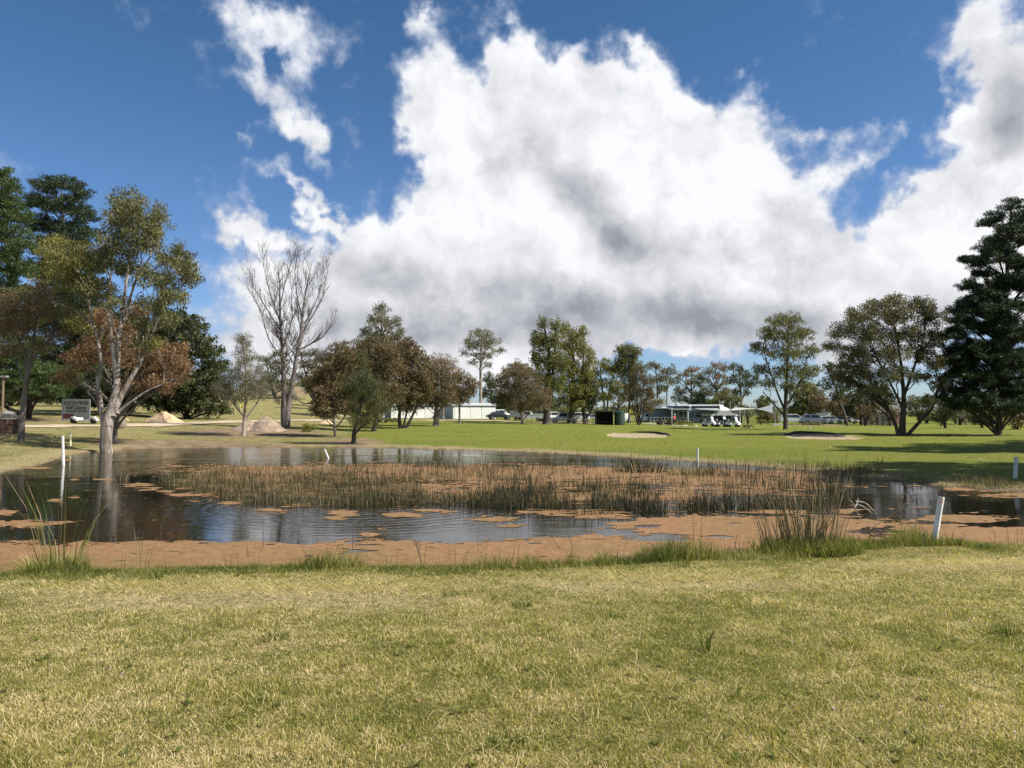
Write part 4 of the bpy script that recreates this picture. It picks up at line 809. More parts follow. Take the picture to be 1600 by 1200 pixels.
# hill behind the bare tree: scrub
# ------------------------------------------------------------------ duckweed on the water
def duckf(PX, PY, X, Y):
    n1 = fbm(X * .8 + 3, Y * 1.6, 41, 6) - .5; n2 = fbm(X * 2.2, Y * 6.0, 45, 4) - .5; nn = n1 * 2.6 + n2 * 3.0 + (fbm(X * 7, Y * 16, 48, 3) - .5) * 2.6
    def ell(cx, cy, rx, ry): return 1 - np.sqrt(((PX - cx) / rx) ** 2 + ((PY - cy) / ry) ** 2)
    up = np.interp(PX, [-300, 0, 100, 200, 290, 350, 400, 440, 480, 560, 600, 640, 700, 760, 830, 880, 930, 960, 1000, 1040, 1100, 1330, 1420, 1600, 1900], [850, 852, 853, 848, 847, 851, 846, 853, 856, 853, 849, 848, 854, 852, 848, 842, 832, 824, 815, 811, 808, 812, 820, 830, 838])
    A = (PY - up) / 14 + .25 + nn * .38
    # open pools in the mat
    for e in [(1040, 840, 52, 6), (1362, 832, 44, 6), (965, 832, 40, 6), (905, 824, 46, 8), (1010, 822, 20, 3), (1120, 838, 20, 2), (700, 828, 60, 22), (560, 862, 30, 3)]:
        A = np.minimum(A, .10 - ell(*e) * 1.3 + nn * .75)
    dn = np.interp(PX, [250, 300, 420, 600, 700, 900, 1000, 1150, 1300, 1330], [765, 778, 778, 776, 782, 788, 785, 782, 770, 752])
    upb = np.interp(PX, [250, 400, 600, 900, 1100, 1330], [728, 727, 725, 728, 733, 742])
    B = np.minimum(np.minimum((PY - upb) / 7, (dn - PY) / 16), np.minimum((PX - 285) / 60, (1300 - PX) / 60)); B = np.clip(B, -1, .5) + nn * .8 - .22 + .35 * np.exp(-((PY - 740) / 9) ** 2) + .12 * (PX > 600)
    C = np.full(PX.shape, -1.0)
    for e in [(12, 801, 38, 5), (45, 818, 62, 6), (100, 817, 16, 3), (222, 758, 22, 3), (240, 763, 20, 3), (288, 773, 22, 3.5), (262, 768, 14, 2), (1500, 810, 60, 8), (1470, 806, 26, 3), (425, 797, 28, 5), (540, 804, 24, 5), (530, 809, 16, 3), (625, 804, 32, 5),
              (575, 836, 14, 3), (770, 812, 32, 5), (790, 822, 30, 4), (700, 800, 16, 3), (1320, 798, 20, 3), (112, 719, 14, 2), (60, 732, 18, 2), (118, 749, 8, 2), (170, 750, 20, 2), (120, 777, 8, 2), (88, 782, 10, 2), (670, 798, 40, 3), (850, 800, 50, 5), (930, 805, 60, 6),
              (470, 790, 30, 3), (360, 786, 20, 2.5), (1200, 800, 60, 3), (1590, 772, 60, 4), (1500, 765, 40, 3)]:
        C = np.maximum(C, ell(*e) * 1.0 - .12 + nn * .62)
    f = np.maximum(np.maximum(A, B), C); sp = fbm(X * 2.4, Y * 7.0, 49, 5)
    return np.minimum(f, (.79 - .05 * np.exp(-((PY - up) / 14) ** 2) - sp) * 9)
def duckweed():
    rows = np.concatenate([np.arange(714, 800, .8), np.arange(800, 912, 1.1)]); cols = np.arange(-330, 1930, 2.5)
    PX, PY = np.meshgrid(cols, rows)
    p1 = [water_pt(0, r)[1] for r in rows]; Yv = np.array(p1)
    X = (PX - 800) / F * Yv[:, None]; Y = Yv[:, None] + 0 * X
    f = duckf(PX, PY, X, Y); f = np.minimum(f, (.06 - shore_sd(X, Y)) * 3)
    ny_, nx_ = f.shape; V = list(zip(X.ravel(), Y.ravel())); V = [(a, b) for a, b in V]
    idx = np.arange(nx_ * ny_).reshape(ny_, nx_); fr = f.ravel(); full = []; part = []
    q = np.stack([idx[1:, :-1], idx[1:, 1:], idx[:-1, 1:], idx[:-1, :-1]], -1).reshape(-1, 4)
    pos = fr[q] > 0; s_ = pos.sum(1); fullq = q[s_ == 4]; F_ = [tuple(int(i) for i in a) for a in fullq]
    cache = {}
    def cut(a, b):
        k = (a, b) if a < b else (b, a)
        if k not in cache:
            t_ = fr[a] / (fr[a] - fr[b]); va, vb = V[a], V[b]; V.append((va[0] + (vb[0] - va[0]) * t_, va[1] + (vb[1] - va[1]) * t_)); cache[k] = len(V) - 1
        return cache[k]
    for a in q[(s_ > 0) & (s_ < 4)]:
        poly = []
        for i in range(4):
            c, n_ = int(a[i]), int(a[(i + 1) % 4])
            if fr[c] > 0: poly.append(c)
            if (fr[c] > 0) != (fr[n_] > 0): poly.append(cut(c, n_))
        if len(poly) > 2: F_.append(tuple(poly))
    me = bpy.data.meshes.new('duckweed'); used = sorted({i for p in F_ for i in p}); mp = {u: i for i, u in enumerate(used)}
    me.from_pydata([(V[u][0], V[u][1], WZ + .005) for u in used], [], [tuple(mp[i] for i in p) for p in F_])
    m, t, out = newmat('duckweed'); co = t.node('ShaderNodeTexCoord').outputs['Object']
    n1 = t.noise(co, .5, 4, .6); n2 = t.noise(co, 9, 5, .7); n3 = t.noise(co, 60, 3, .7)
    c = t.mix(t.ss(n1, .4, .6), (.25, .135, .062), (.20, .125, .048)); c = t.mix(t.ss(n2, .45, .6, 0, .6), c, (.30, .19, .11)); c = t.mix(t.ss(n2, .48, .36, 0, .6), c, (.15, .088, .04))
    sp = t.node('ShaderNodeSeparateXYZ'); t.l.new(co, sp.inputs[0])
    c = t.mix(t.ss(t.math('ADD', sp.outputs[1], t.math('MULTIPLY', n1, 2.0)), 12.3, 10.6, 0, .65), c, (.15, .118, .034))
    mp2 = t.node('ShaderNodeMapping'); t.l.new(co, mp2.inputs[0]); mp2.inputs[3].default_value = (1, 2.2, 1)
    c = t.mix(t.ss(t.noise(mp2.outputs[0], 9, 6, .8), .58, .64, 0, .8), c, (.05, .03, .018)); c = t.mix(t.ss(n3, .50, .66, 0, .6), c, (.10, .06, .03))
    b = t.node('ShaderNodeBsdfPrincipled'); b.inputs['Roughness'].default_value = .8; b.inputs['Specular IOR Level'].default_value = .15; t.l.new(c, b.inputs['Base Color'])
    bn = t.node('ShaderNodeBump'); bn.inputs['Strength'].default_value = .5; bn.inputs['Distance'].default_value = .02; t.l.new(t.math('ADD', n2, n3), bn.inputs['Height']); t.l.new(bn.outputs[0], b.inputs['Normal'])
    t.l.new(b.outputs[0], out.inputs[0])
    tag(link('duckweed', me, m), 'brown floating duckweed mat covering the near edge of the pond', 'duckweed', kind='stuff')
    # loose crumbs of weed along the ragged edges
    n = 260000; px = RNG.uniform(-300, 1900, n); py = RNG.uniform(716, 905, n); k_ = (CAMZ - WZ) * F / (py - 650); x = (px - 800) / F * k_; y = k_
    fv = duckf(px, py, x, y); keep = (fv < .03) & (fv > -.42) & (RNG.random(n) < np.exp(fv * 7) * .8) & (shore_sd(x, y) < 0); x, y = x[keep], y[keep]; n = len(x)
    a = RNG.random(n) * 6.283; r_ = RNG.uniform(.006, .026, n) * (y / 14); V = np.stack([np.stack([x + np.cos(a + j * 1.571) * r_ * (1.6 if j % 2 else .8), y + np.sin(a + j * 1.571) * r_ * (1.6 if j % 2 else .8), np.full(n, WZ + .004)], 1) for j in range(4)], 1).reshape(-1, 3)
    tag(link('duckweed_crumbs', npmesh('duckweed_crumbs', V, np.arange(4 * n).reshape(-1, 4)), m), 'loose crumbs of brown duckweed floating off the edges of the mats', 'duckweed', kind='stuff')
duckweed()

# ------------------------------------------------------------------ blades (grass, reeds)
GRASS = leafmat('grass_blades', [(0, (.74, .61, .38)), (.25, (.58, .47, .24)), (.45, (.43, .37, .12)), (.72, (.29, .28, .06)), (1, (.12, .145, .024))], trans=.42, rough=.6)
LUSH = leafmat('lush_blades', [(0, (.45, .38, .20)), (.25, (.27, .25, .075)), (.6, (.165, .18, .038)), (1, (.06, .09, .016))], trans=.4, rough=.5)
BANKG = leafmat('bank_blades', [(0, (.34, .27, .16)), (.4, (.20, .155, .08)), (.7, (.13, .12, .045)), (1, (.07, .085, .025))], trans=.2, rough=.7)
REED = leafmat('reed_blades', [(0, (.34, .27, .15)), (.25, (.15, .115, .055)), (.5, (.065, .062, .025)), (.75, (.028, .032, .014)), (1, (.012, .015, .009))], trans=.12, rough=.7)
RUSH = leafmat('rush_blades', [(0, (.30, .17, .06)), (.12, (.22, .18, .09)), (.3, (.13, .15, .04)), (1, (.07, .105, .02))], trans=.2, rough=.5)
TANG = leafmat('tan_stems', [(0, (.26, .21, .13)), (.5, (.17, .125, .07)), (1, (.07, .075, .03))], trans=.15, rough=.7)
def blades(name, B, H, Wd, lean, rnd, m, parent=None, curl=.35, thin=.7):
    """B (n,3) feet; H heights; lean (n,2) horizontal tip offset as a share of height; three triangles each"""
    n = len(B); B = np.asarray(B, float); H = np.asarray(H, float)[:, None]; Wd = np.asarray(Wd, float)[:, None]
    a = RNG.random(n) * math.pi; sd_ = np.stack([np.cos(a), np.sin(a), 0 * a], 1)
    ln = np.concatenate([lean, np.zeros((n, 1))], 1)
    up = np.array([[0, 0, 1.0]])
    lm = np.linalg.norm(lean, axis=1)[:, None]
    vz = 1 / np.sqrt(1 + lm ** 2)
    midp = B + (ln * curl * vz + up * .6 * (.5 + .5 * vz)) * H
    tip = B + (ln * vz + up * vz) * H
    V = np.stack([B - sd_ * Wd * .5, B + sd_ * Wd * .5, midp - sd_ * Wd * .5 * thin, midp + sd_ * Wd * .5 * thin, tip], 1).reshape(-1, 3)
    k = np.arange(n)[:, None] * 5
    Fc = np.concatenate([k + np.array([[0, 1, 3]]), k + np.array([[0, 3, 2]]), k + np.array([[2, 3, 4]])], 1).reshape(-1, 3)
    me = npmesh(name, V, Fc, np.repeat(np.clip(rnd, 0, 1), 3)); return link(name, me, m, parent)
def gauss2(n, s): return RNG.normal(0, s, (n, 2))
# near turf
n = 560000
Yg = 2.6 * (12.2 / 2.6) ** RNG.random(n); Xg = (RNG.random(n) * 2 - 1) * Yg * .80
sdn = shore_sd(Xg, Yg); k = sdn > .12; Xg = Xg[k]; Yg = Yg[k]; sdn = sdn[k]; n = len(Xg)
Zg = zground(Xg, Yg, sdn)
pxg, pyg = proj(Xg, Yg, Zg)
pat = fbm(Xg * 1.6, Yg * 1.6, 21, 4); pat2 = fbm(Xg * 6, Yg * 6, 22, 3); pat3 = fbm(Xg * .35, Yg * .35, 23, 3)
nd = np.exp(-(((pxg - 400) / 330) ** 2 + ((pyg - 937) / 16) ** 2)) + .9 * np.exp(-(((pxg - 1040) / 220) ** 2 + ((pyg - 912) / 10) ** 2)) + .9 * np.exp(-(((pxg - 1500) / 200) ** 2 + ((pyg - 884) / 8) ** 2))
gr = .49 + (pat - .5) * .6 + (pat2 - .5) * .9 + (pat3 - .5) * .5 - nd * .45 + RNG.normal(0, .30, n)
gr += .25 * sstep(1.2, .3, sdn)
tall = fbm(Xg * 2.3, Yg * 2.3, 25, 3)
Hg = (.022 + .03 * RNG.random(n)) * (.68 + .45 * sstep(.4, .75, tall)) * (1 - .45 * np.clip(nd, 0, 1)); strag = RNG.random(n) < .012; Hg[strag] *= 2.1
ln = gauss2(n, .75); flat_ = gr < .35; ln[flat_] *= 2.2
blades('grass', np.stack([Xg, Yg, Zg - .004], 1), Hg * .92, .0028 + .0008 * Yg * RNG.random(n), ln, gr, GRASS)
tag(bpy.data.objects['grass'], 'short patchy green and straw turf in the foreground', 'grass', kind='stuff')
# long straw stems lying on the turf
n = 2600; Ys = 3 * (10 / 3.) ** RNG.random(n); Xs = (RNG.random(n) * 2 - 1) * Ys * .8
ss_ = shore_sd(Xs, Ys); k = ss_ > .4; Xs, Ys = Xs[k], Ys[k]; n = len(Xs); pxs, pys = proj(Xs, Ys, zground(Xs, Ys))
a = RNG.random(n) * 6.283; L_ = RNG.uniform(.05, .17, n)
o = blades('straw', np.stack([Xs, Ys, zground(Xs, Ys) + .018], 1), L_, np.full(n, .0032), np.stack([np.cos(a), np.sin(a)], 1) * RNG.uniform(2, 9, n)[:, None], RNG.random(n) * .2, GRASS, curl=.5)
tag(o, 'dry straw stems strewn over the foreground turf', 'straw', kind='stuff')
# raked windrow of straw just below the bank
n = 4000; pxs = np.concatenate([RNG.normal(400, 200, n // 2), RNG.normal(1040, 140, n // 4), RNG.normal(1500, 120, n - n // 2 - n // 4)]); pys = np.concatenate([RNG.normal(937, 11, n // 2), RNG.normal(913, 8, n // 4), RNG.normal(885, 6, n - n // 2 - n // 4)])
Yb = 1.95 * F / (pys - 650); Xb = (pxs - 800) / F * Yb; s_ = shore_sd(Xb, Yb); k = s_ > .5; Xb, Yb = Xb[k], Yb[k]; n = len(Xb); a = RNG.normal(0, .5, n) + math.pi * (RNG.random(n) < .5)
o = blades('raked_straw', np.stack([Xb, Yb, zground(Xb, Yb) + RNG.uniform(.008, .03, n)], 1), RNG.uniform(.05, .22, n), np.full(n, .0042), np.stack([np.cos(a), np.sin(a)], 1) * RNG.uniform(4, 12, n)[:, None], RNG.random(n) * .6, GRASS, curl=.5)
tag(o, 'bands of raked pale straw lying along the top of the near bank', 'straw', kind='stuff')
# long grass along the near edge of the pond
def edge_pts(n, lo, hi, near=True):
    pts = np.array([water_pt(*q) for q in (NEAR if near else FAR)]); seg = np.linalg.norm(np.diff(pts, axis=0), axis=1); cum = np.concatenate([[0], np.cumsum(seg)])
    u = RNG.random(n) * cum[-1]; i = np.clip(np.searchsorted(cum, u) - 1, 0, len(seg) - 1); f = (u - cum[i]) / seg[i]
    p = pts[i] * (1 - f[:, None]) + pts[i + 1] * f[:, None]; d = np.diff(pts, axis=0)[i] / seg[i][:, None]
    nrm = np.stack([-d[:, 1], d[:, 0]], 1); nrm *= (np.where(nrm[:, 1] > 0, -1, 1) if near else np.where(nrm[:, 1] < 0, -1, 1))[:, None]
    return p + nrm * RNG.uniform(lo, hi, n)[:, None]
n = 46000; E = edge_pts(n, -.15, 1.0); s_ = shore_sd(E[:, 0], E[:, 1]); pe, _ = proj(E[:, 0], E[:, 1], WZ + 0 * E[:, 0])
cl_ = fbm(E[:, 0] * 1.3, E[:, 1] * 1.3, 51, 4)
amp = .45 + 1.25 * sstep(.42, .66, cl_) + .5 * np.exp(-((pe - 1290) / 130) ** 2) + .3 * np.exp(-((pe - 1060) / 120) ** 2) + .25 * np.exp(-((pe - 90) / 60) ** 2)
wide = .45 + .5 * sstep(.35, .6, fbm(E[:, 0] * .5, E[:, 1] * .5, 52, 2))
k = (s_ > -.12) & (s_ < wide); E = E[k]; s_ = s_[k]; amp = amp[k]; n = len(E)
Hh = RNG.uniform(.07, .20, n) * amp * (1 - .55 * sstep(.3, 1.0, s_)); zz = np.maximum(zground(E[:, 0], E[:, 1], s_), WZ)
o = blades('edge_grass', np.column_stack([E, zz - .01]), Hh * 1.1, RNG.uniform(.004, .009, n), gauss2(n, .55), .25 + .75 * RNG.random(n) + (fbm(E[:, 0] * 2, E[:, 1] * 2, 53) - .5) * 1.2, LUSH)
tag(o, 'fringe of long lush green grass along the near pond edge', 'grass', kind='stuff')
# fine dead stalks standing at the near edge
n = 420; E = edge_pts(n, -.5, .5); o = blades('dead_stalk', np.column_stack([E, np.full(n, WZ - .02)]), RNG.uniform(.12, .5, n), np.full(n, .007), gauss2(n, .25), RNG.random(n) * .8, TANG)
tag(o, 'scattered thin dead stalks along the near pond edge', 'dead stalks', kind='stuff')
# far bank rough grass
n = 60000; E = edge_pts(n, -.1, 2.6, near=False); s_ = shore_sd(E[:, 0], E[:, 1]); pf, _ = proj(E[:, 0], E[:, 1], WZ + 0 * E[:, 0])
right = sstep(1050, 1300, pf); keep = (RNG.random(n) < .25 + .75 * right) & (s_ > -.1) & (RNG.random(n) < sstep(2.6 * (.35 + .65 * right), .2, s_)); E = E[keep]; s_ = s_[keep]; right = right[keep]; n = len(E)
cl_ = fbm(E[:, 0] * .9, E[:, 1] * .9, 61, 3)
Hh = RNG.uniform(.04, .15, n) * (.6 + .8 * right) * (.6 + 1.2 * sstep(.45, .7, cl_))
o = blades('bank_grass', np.column_stack([E, zground(E[:, 0], E[:, 1], s_) - .01]), Hh, RNG.uniform(.008, .016, n), gauss2(n, .5), .12 + .75 * RNG.random(n) + (cl_ - .5), BANKG)
tag(o, 'rough straw-coloured grass along the far bank', 'grass', kind='stuff')
# the reed bed
def inreed(PX, PY):
    up = np.interp(PX, [250, 300, 420, 600, 760, 900, 1000, 1150, 1250, 1340], [741, 731, 727, 724, 727, 729, 729, 733, 736, 745])
    dn = np.interp(PX, [250, 300, 380, 450, 600, 750, 900, 1050, 1200, 1290, 1345], [752, 768, 786, 790, 789, 792, 804, 802, 799, 796, 775])
    return (PY > up) & (PY < dn) & (PX > 250) & (PX < 1345), (PY - up) / (dn - up)
n = 125000; PX = RNG.uniform(250, 1345, n); PY = RNG.uniform(722, 812, n); ok, vv = inreed(PX, PY); PX = PX[ok]; PY = PY[ok]; vv = vv[ok]
kk = (CAMZ - WZ) * F / (PY - 650); Xr = (PX - 800) / F * kk; Yr = kk
cl_ = fbm(Xr * .7, Yr * .5, 71, 4); cf = fbm(Xr * 2.6, Yr * 2.2, 72, 3)
w8 = (.05 + .35 * (PX < 660)) + 1.0 * sstep(.46, .60, cl_ * .45 + cf * .55) ; w8 *= 1 - .5 * sstep(700, 1000, PX); w8 *= np.where(vv < .25, .45, 1) ; w8 *= 1 - .55 * np.exp(-((vv - .3) / .12) ** 2) * (PX > 560); w8 += .5 * (vv > .8) * (cf > .5)
w8 *= np.clip((1345 - PX) / 60, .3, 1); w8 += .22 * (vv < .1) * (cf > .45) * (PX > 650)
k = RNG.random(len(PX)) < w8 * .85; Xr, Yr, vv, PX = Xr[k], Yr[k], vv[k], PX[k]; n = len(Xr)
Hr = RNG.uniform(.12, .44, n) * (.8 + .35 * sstep(400, 900, PX)) * (.75 + .5 * RNG.random(n)); Hr *= np.where(RNG.random(n) < .12, 1.35, .82); Hr *= np.where((vv < .12) & (PX > 650), 1.7, 1)
ln = gauss2(n, .12); be = RNG.random(n) < .36; ln[be] = gauss2(int(be.sum()), .85)
gr = .12 + .62 * RNG.random(n) + .35 * (cl_[k] - .45) + .30 * sstep(500, 900, PX) * RNG.random(n) + .2 * (RNG.random(n) < .2)
o = blades('reeds', np.stack([Xr, Yr, np.full(n, WZ - .03)], 1), Hr, RNG.uniform(.007, .014, n), ln, gr, REED, thin=.85)
tag(o, 'bed of thin brown-green reeds standing in the middle of the pond', 'reeds', kind='stuff')

# low broad weeds, fallen leaves and clippings in the near turf
def near_scatter(n, lo=2.8, hi=10.5):
    Y = lo * (hi / lo) ** RNG.random(n); X = (RNG.random(n) * 2 - 1) * Y * .8; s_ = shore_sd(X, Y); k = s_ > .5; return X[k], Y[k]
X, Y = near_scatter(420); m_ = 12; n = len(X) * m_; a = RNG.random(n) * 6.283; Xc = np.repeat(X, m_); Yc = np.repeat(Y, m_); sz = np.repeat(RNG.uniform(.3, 1.0, len(X)), m_)
d = np.stack([np.cos(a), np.sin(a), RNG.uniform(.1, .7, n)], 1); sd2 = np.stack([-np.sin(a), np.cos(a), 0 * a], 1); L = (RNG.uniform(.02, .055, n) * sz)[:, None]; W = L * .38
B = np.stack([Xc, Yc, zground(Xc, Yc) + .012], 1)
V = np.stack([B, B + d * L * .5 + sd2 * W * .5, B + d * L, B + d * L * .5 - sd2 * W * .5], 1).reshape(-1, 3)
tag(link('turf_weeds', npmesh('turf_weeds', V, np.arange(4 * n).reshape(-1, 4), .35 + .65 * RNG.random(n)), LUSH), 'small flat broad-leaved weeds sprinkled through the foreground turf', 'weeds', kind='stuff')
X, Y = near_scatter(380); n = len(X); a = RNG.random(n) * 6.283; d = np.stack([np.cos(a), np.sin(a), RNG.normal(0, .25, n)], 1); sd2 = np.stack([-np.sin(a), np.cos(a), RNG.normal(0, .3, n)], 1); L = RNG.uniform(.02, .05, n)[:, None]; W = L * .35
B = np.stack([X, Y, zground(X, Y) + .022], 1); V = np.stack([B, B + d * L * .5 + sd2 * W * .5, B + d * L, B + d * L * .5 - sd2 * W * .5], 1).reshape(-1, 3)
FALL = leafmat('fallen_leaf', [(0, (.30, .20, .12)), (.5, (.16, .09, .05)), (1, (.06, .035, .02))], trans=.1)
tag(link('fallen_leaves', npmesh('fallen_leaves', V, np.arange(4 * n).reshape(-1, 4), RNG.random(n)), FALL), 'curled brown fallen leaves scattered in the foreground turf', 'leaves', kind='stuff')
n = 5000; Y = 24 * (110 / 24.) ** RNG.random(n); X = (RNG.random(n) * 2 - 1) * Y * .72; s_ = shore_sd(X, Y); k = s_ > .3; X, Y = X[k], Y[k]; n = len(X); a = RNG.random(n) * 6.283
d = np.stack([np.cos(a), np.sin(a), RNG.normal(.3, .3, n)], 1); sd2 = np.stack([-np.sin(a), np.cos(a), RNG.normal(.3, .4, n)], 1); L = (RNG.uniform(.03, .07, n) * (1 + Y / 60))[:, None]; W = L * .5
B = np.stack([X, Y, zground(X, Y) + .03], 1); V = np.stack([B, B + d * L * .5 + sd2 * W * .5, B + d * L, B + d * L * .5 - sd2 * W * .5], 1).reshape(-1, 3)
LIT = leafmat('leaf_litter', [(0, (.45, .38, .26)), (.5, (.24, .16, .09)), (1, (.10, .07, .04))], trans=.1)
tag(link('leaf_litter', npmesh('leaf_litter', V, np.arange(4 * n).reshape(-1, 4), RNG.random(n)), LIT), 'flecks of leaf and bark litter on the grass beyond the pond', 'leaf litter', kind='stuff')
# ------------------------------------------------------------------ built things
WHITE = mat('white_paint', (.78, .78, .75), .5, var=.30, scale=5); WHITEG = mat('car_white', (.80, .81, .82), .25, spec=.6)
SHEDW = mat('shed_white', (.80, .81, .80), .45, var=.06, scale=.6); SHEDR = mat('shed_roof', (.62, .64, .64), .4, var=.2, scale=2, metal=.2); SHEDSHADE = mat('shed_white_shaded', (.22, .28, .33), .5, var=.12, scale=.6)  # left end walls coloured blue-grey to carry the shade on that side
BLACK = mat('black_rubber', (.015, .015, .016), .7); DARK = mat('dark_paint', (.02, .022, .025), .35); GLASS = mat('dark_glass', (.02, .025, .03), .06, spec=.9)
STEEL = mat('galvanised_steel', (.45, .46, .47), .4, metal=.7, var=.2); CLUB = mat('clubhouse_wall', (.115, .15, .19), .6, var=.12, scale=.5); CLUBD = mat('clubhouse_trim', (.50, .52, .54), .5)
FASC = mat('white_fascia', (.82, .83, .84), .35); GREEN = mat('tank_green', (.025, .06, .045), .5, var=.3, scale=1.2); SHEL = mat('shelter_black', (.012, .014, .014), .8)
GROOF = mat('gazebo_roof', (.17, .19, .16), .7, var=.25, scale=2); YEL = mat('flag_yellow', (.85, .78, .03), .6); RED = mat('red_cloth', (.55, .06, .06), .7)
SILV = mat('car_silver', (.42, .44, .46), .3, metal=.5); GREYP = mat('grey_paint', (.22, .23, .25), .5, var=.15); TIMB = mat('timber', (.20, .145, .09), .8, var=.35, scale=5); CONC = mat('concrete', (.52, .50, .46), .8, var=.2)
SANDM = mat('sand', (.56, .40, .24), .95, var=.16, scale=2.5, bump=.4, bscale=6); DIRT = mat('dirt_pile', (.34, .26, .19), .95, var=.4, scale=1.6, bump=1.0, bscale=5); BRICK = mat('faded_brick', (.30, .17, .14), .85, var=.3, scale=2)
ROADM = mat('gravel', (.50, .40, .28), .95, var=.25, scale=.5, bump=.3)
def stake(px, pyb, pyt, dxt, r, label, m=WHITE, D=None, band=None, nm='stake', water=False, sides=10, cat='stake', group='white marker stakes round the pond'):
    if water: w_ = water_pt(px, pyb); g = Vector((w_[0], w_[1], WZ))
    else: g = ground_at(px, pyb) if D is None else on(px, D)
    top = P(px + dxt, pyt, g.y) - g; root = empty(nm, g, 0, label, cat, group)
    b = MB(); b.tube([-.25 * top.normalized(), top * .5, top], [r, r, r * .97], sides); b.build('post', m, root, smooth=False)
    if band: b = MB(); b.tube([top * .86, top * .97], [r * 1.05] * 2, sides); b.build('band', band, root)
    return root
stake(99, 727, 681, -1, .055, 'tall white round post standing in the water left of the pale gum', water=True)
stake(110, 697, 675, 0, .05, 'short cream post on the grass behind the tall white post', m=mat('cream_paint', (.70, .66, .48), .6))
stake(1459, 851, 776, 12, .052, 'thick white stake leaning right in the brown duckweed of the near bank', water=True, band=mat('faded_pink_band', (.62, .48, .42), .6), sides=4)
stake(1090, 722, 700, 0, .04, 'thin white stake at the far edge of the pond behind the reeds', water=True)
stake(1586, 748, 714, 2, .06, 'weathered grey-white stake on the right bank near the edge of the photo', m=mat('old_white', (.55, .56, .56), .7, var=.3))
stake(513, 716, 702, -6, .045, 'white stick tilted left poking out of the water behind the reeds', water=True, nm='stick', cat='stick')
# --- timber pole at the left edge
g = ground_at(3, 668); root = empty('pole', g, 0, 'dark timber pole with a small flat cap at the left edge of the photo', 'pole'); s = g.y / F
b = MB(); b.tube([(0, 0, -.3), (0, 0, 78 * s)], [2.2 * s, 1.8 * s], 8); b.build('post', TIMB, root)
b = MB(); b.box(-6 * s, 6 * s, -.2, .2, 78 * s, 81 * s); b.build('cap', GREYP, root)
# --- stump, boulder
def lump(name, g, rx, ry, rz, m, label, cat, seed, sink=.1, rough=.25, conical=0):
    bm = bmesh.new(); bmesh.ops.create_icosphere(bm, subdivisions=4, radius=1)
    for v in bm.verts:
        c = v.co; a = np.array([c.x * 1.7 + seed]), np.array([c.y * 1.7 + c.z * 1.3])
        k = 1 + rough * (float(fbm(a[0], a[1], seed)[0]) - .5) * 2
        v.co = Vector((c.x * rx * k, c.y * ry * k, c.z * rz * k))
    me = bpy.data.meshes.new(name); bm.to_mesh(me); bm.free(); o = link(name, me, m, smooth=True); o.location = g + Vector((0, 0, rz * (1 - sink) - rz * .2)); return tag(o, label, cat)
g = ground_at(14, 677); s = g.y / F; root = empty('tree_stump', g, 0, 'broad cut tree stump with ragged brown bark at the left edge', 'tree stump')
b = MB(); n = 26; rings = []
for (z, r) in ((-.1, 17 * s), (4 * s, 15 * s), (12 * s, 13.6 * s), (22 * s, 13.2 * s)):
    rings.append([Vector((math.cos(a) * r * (1 + .10 * math.sin(a * 7 + z * 3) + .05 * math.sin(a * 13)), math.sin(a) * r * (1 + .08 * math.sin(a * 5)), z)) for a in [2 * math.pi * k / n for k in range(n)]])
b.add([v for r_ in rings for v in r_], [(i * n + k, i * n + (k + 1) % n, (i + 1) * n + (k + 1) % n, (i + 1) * n + k) for i in range(3) for k in range(n)]); b.build('bark', bark('stump_bark', (.20, .10, .065), (.06, .035, .025), scale=6, zs=.15, bump=1), root)
b = MB(); b.add([v * 1 + Vector((0, 0, .01)) for v in rings[-1]], [tuple(range(n))]); b.add([v + Vector((0, 0, -.1)) for v in rings[-1]], []); b.build('cut_face', mat('cut_wood', (.34, .25, .18), .8, var=.3, scale=3), root)
gs = g + Vector((0, 0, 22 * s + .06))
b = MB(); b.box(-11 * s, 9 * s, -.35, .35, 0, 5 * s); b.box(-9 * s, 4 * s, -.3, .3, 5 * s, 7 * s); o = b.build('stone_slab', mat('stone', (.33, .31, .28), .85, var=.3, scale=4), None, bevel=.03); o.location = gs + Vector((.1, 0, .0)); tag(o, 'pale stone slab resting on the tree stump', 'slab')
gb = ground_at(10, 662); s = gb.y / F; lump('boulder', gb, 11 * s, 1.0, 11 * s, mat('boulder_grey', (.20, .18, .16), .9, var=.35, scale=1.5, bump=.5), 'rounded grey-brown boulder behind the tree stump', 'boulder', 5, sink=.0, rough=.2)
gb = ground_at(190, 669); s = gb.y / F; lump('boulder', gb, 6 * s, .4, 8 * s, mat('boulder_tan', (.26, .22, .17), .9, var=.3, scale=2, bump=.5), 'tan upright boulder just right of the pale gum trunk', 'boulder', 9, sink=.1, rough=.25)
# --- sign
g = ground_at(118, 660); s = g.y / F; root = empty('sign', g, R(-14), 'white board lettered SOUTH PINES Golf Course on short legs beside the dirt track', 'sign')
Wd, z0, z1 = 25.5 * s, 5 * s, 35 * s
b = MB(); b.box(-Wd, Wd, 0, .05, z0, z1); b.build('board', mat('sign_board', (.36, .34, .30), .6, var=.1, scale=2), root)  # white board greyed in its colour for the shade it stands in
b = MB(); b.box(-Wd - .05, Wd + .05, -.02, .07, z1, z1 + .05); b.box(-Wd - .05, -Wd, -.02, .07, z0, z1); b.box(Wd, Wd + .05, -.02, .07, z0, z1); b.box(-Wd - .05, Wd + .05, -.02, .07, z0 - .05, z0); b.build('frame', STEEL, root)
for x in (-Wd * .97, -Wd * .72, Wd * .6, Wd * .95):
    b = MB(); b.box(x - .03, x + .03, .01, .06, -.3, z0 - .05); b.build('leg', STEEL, root)
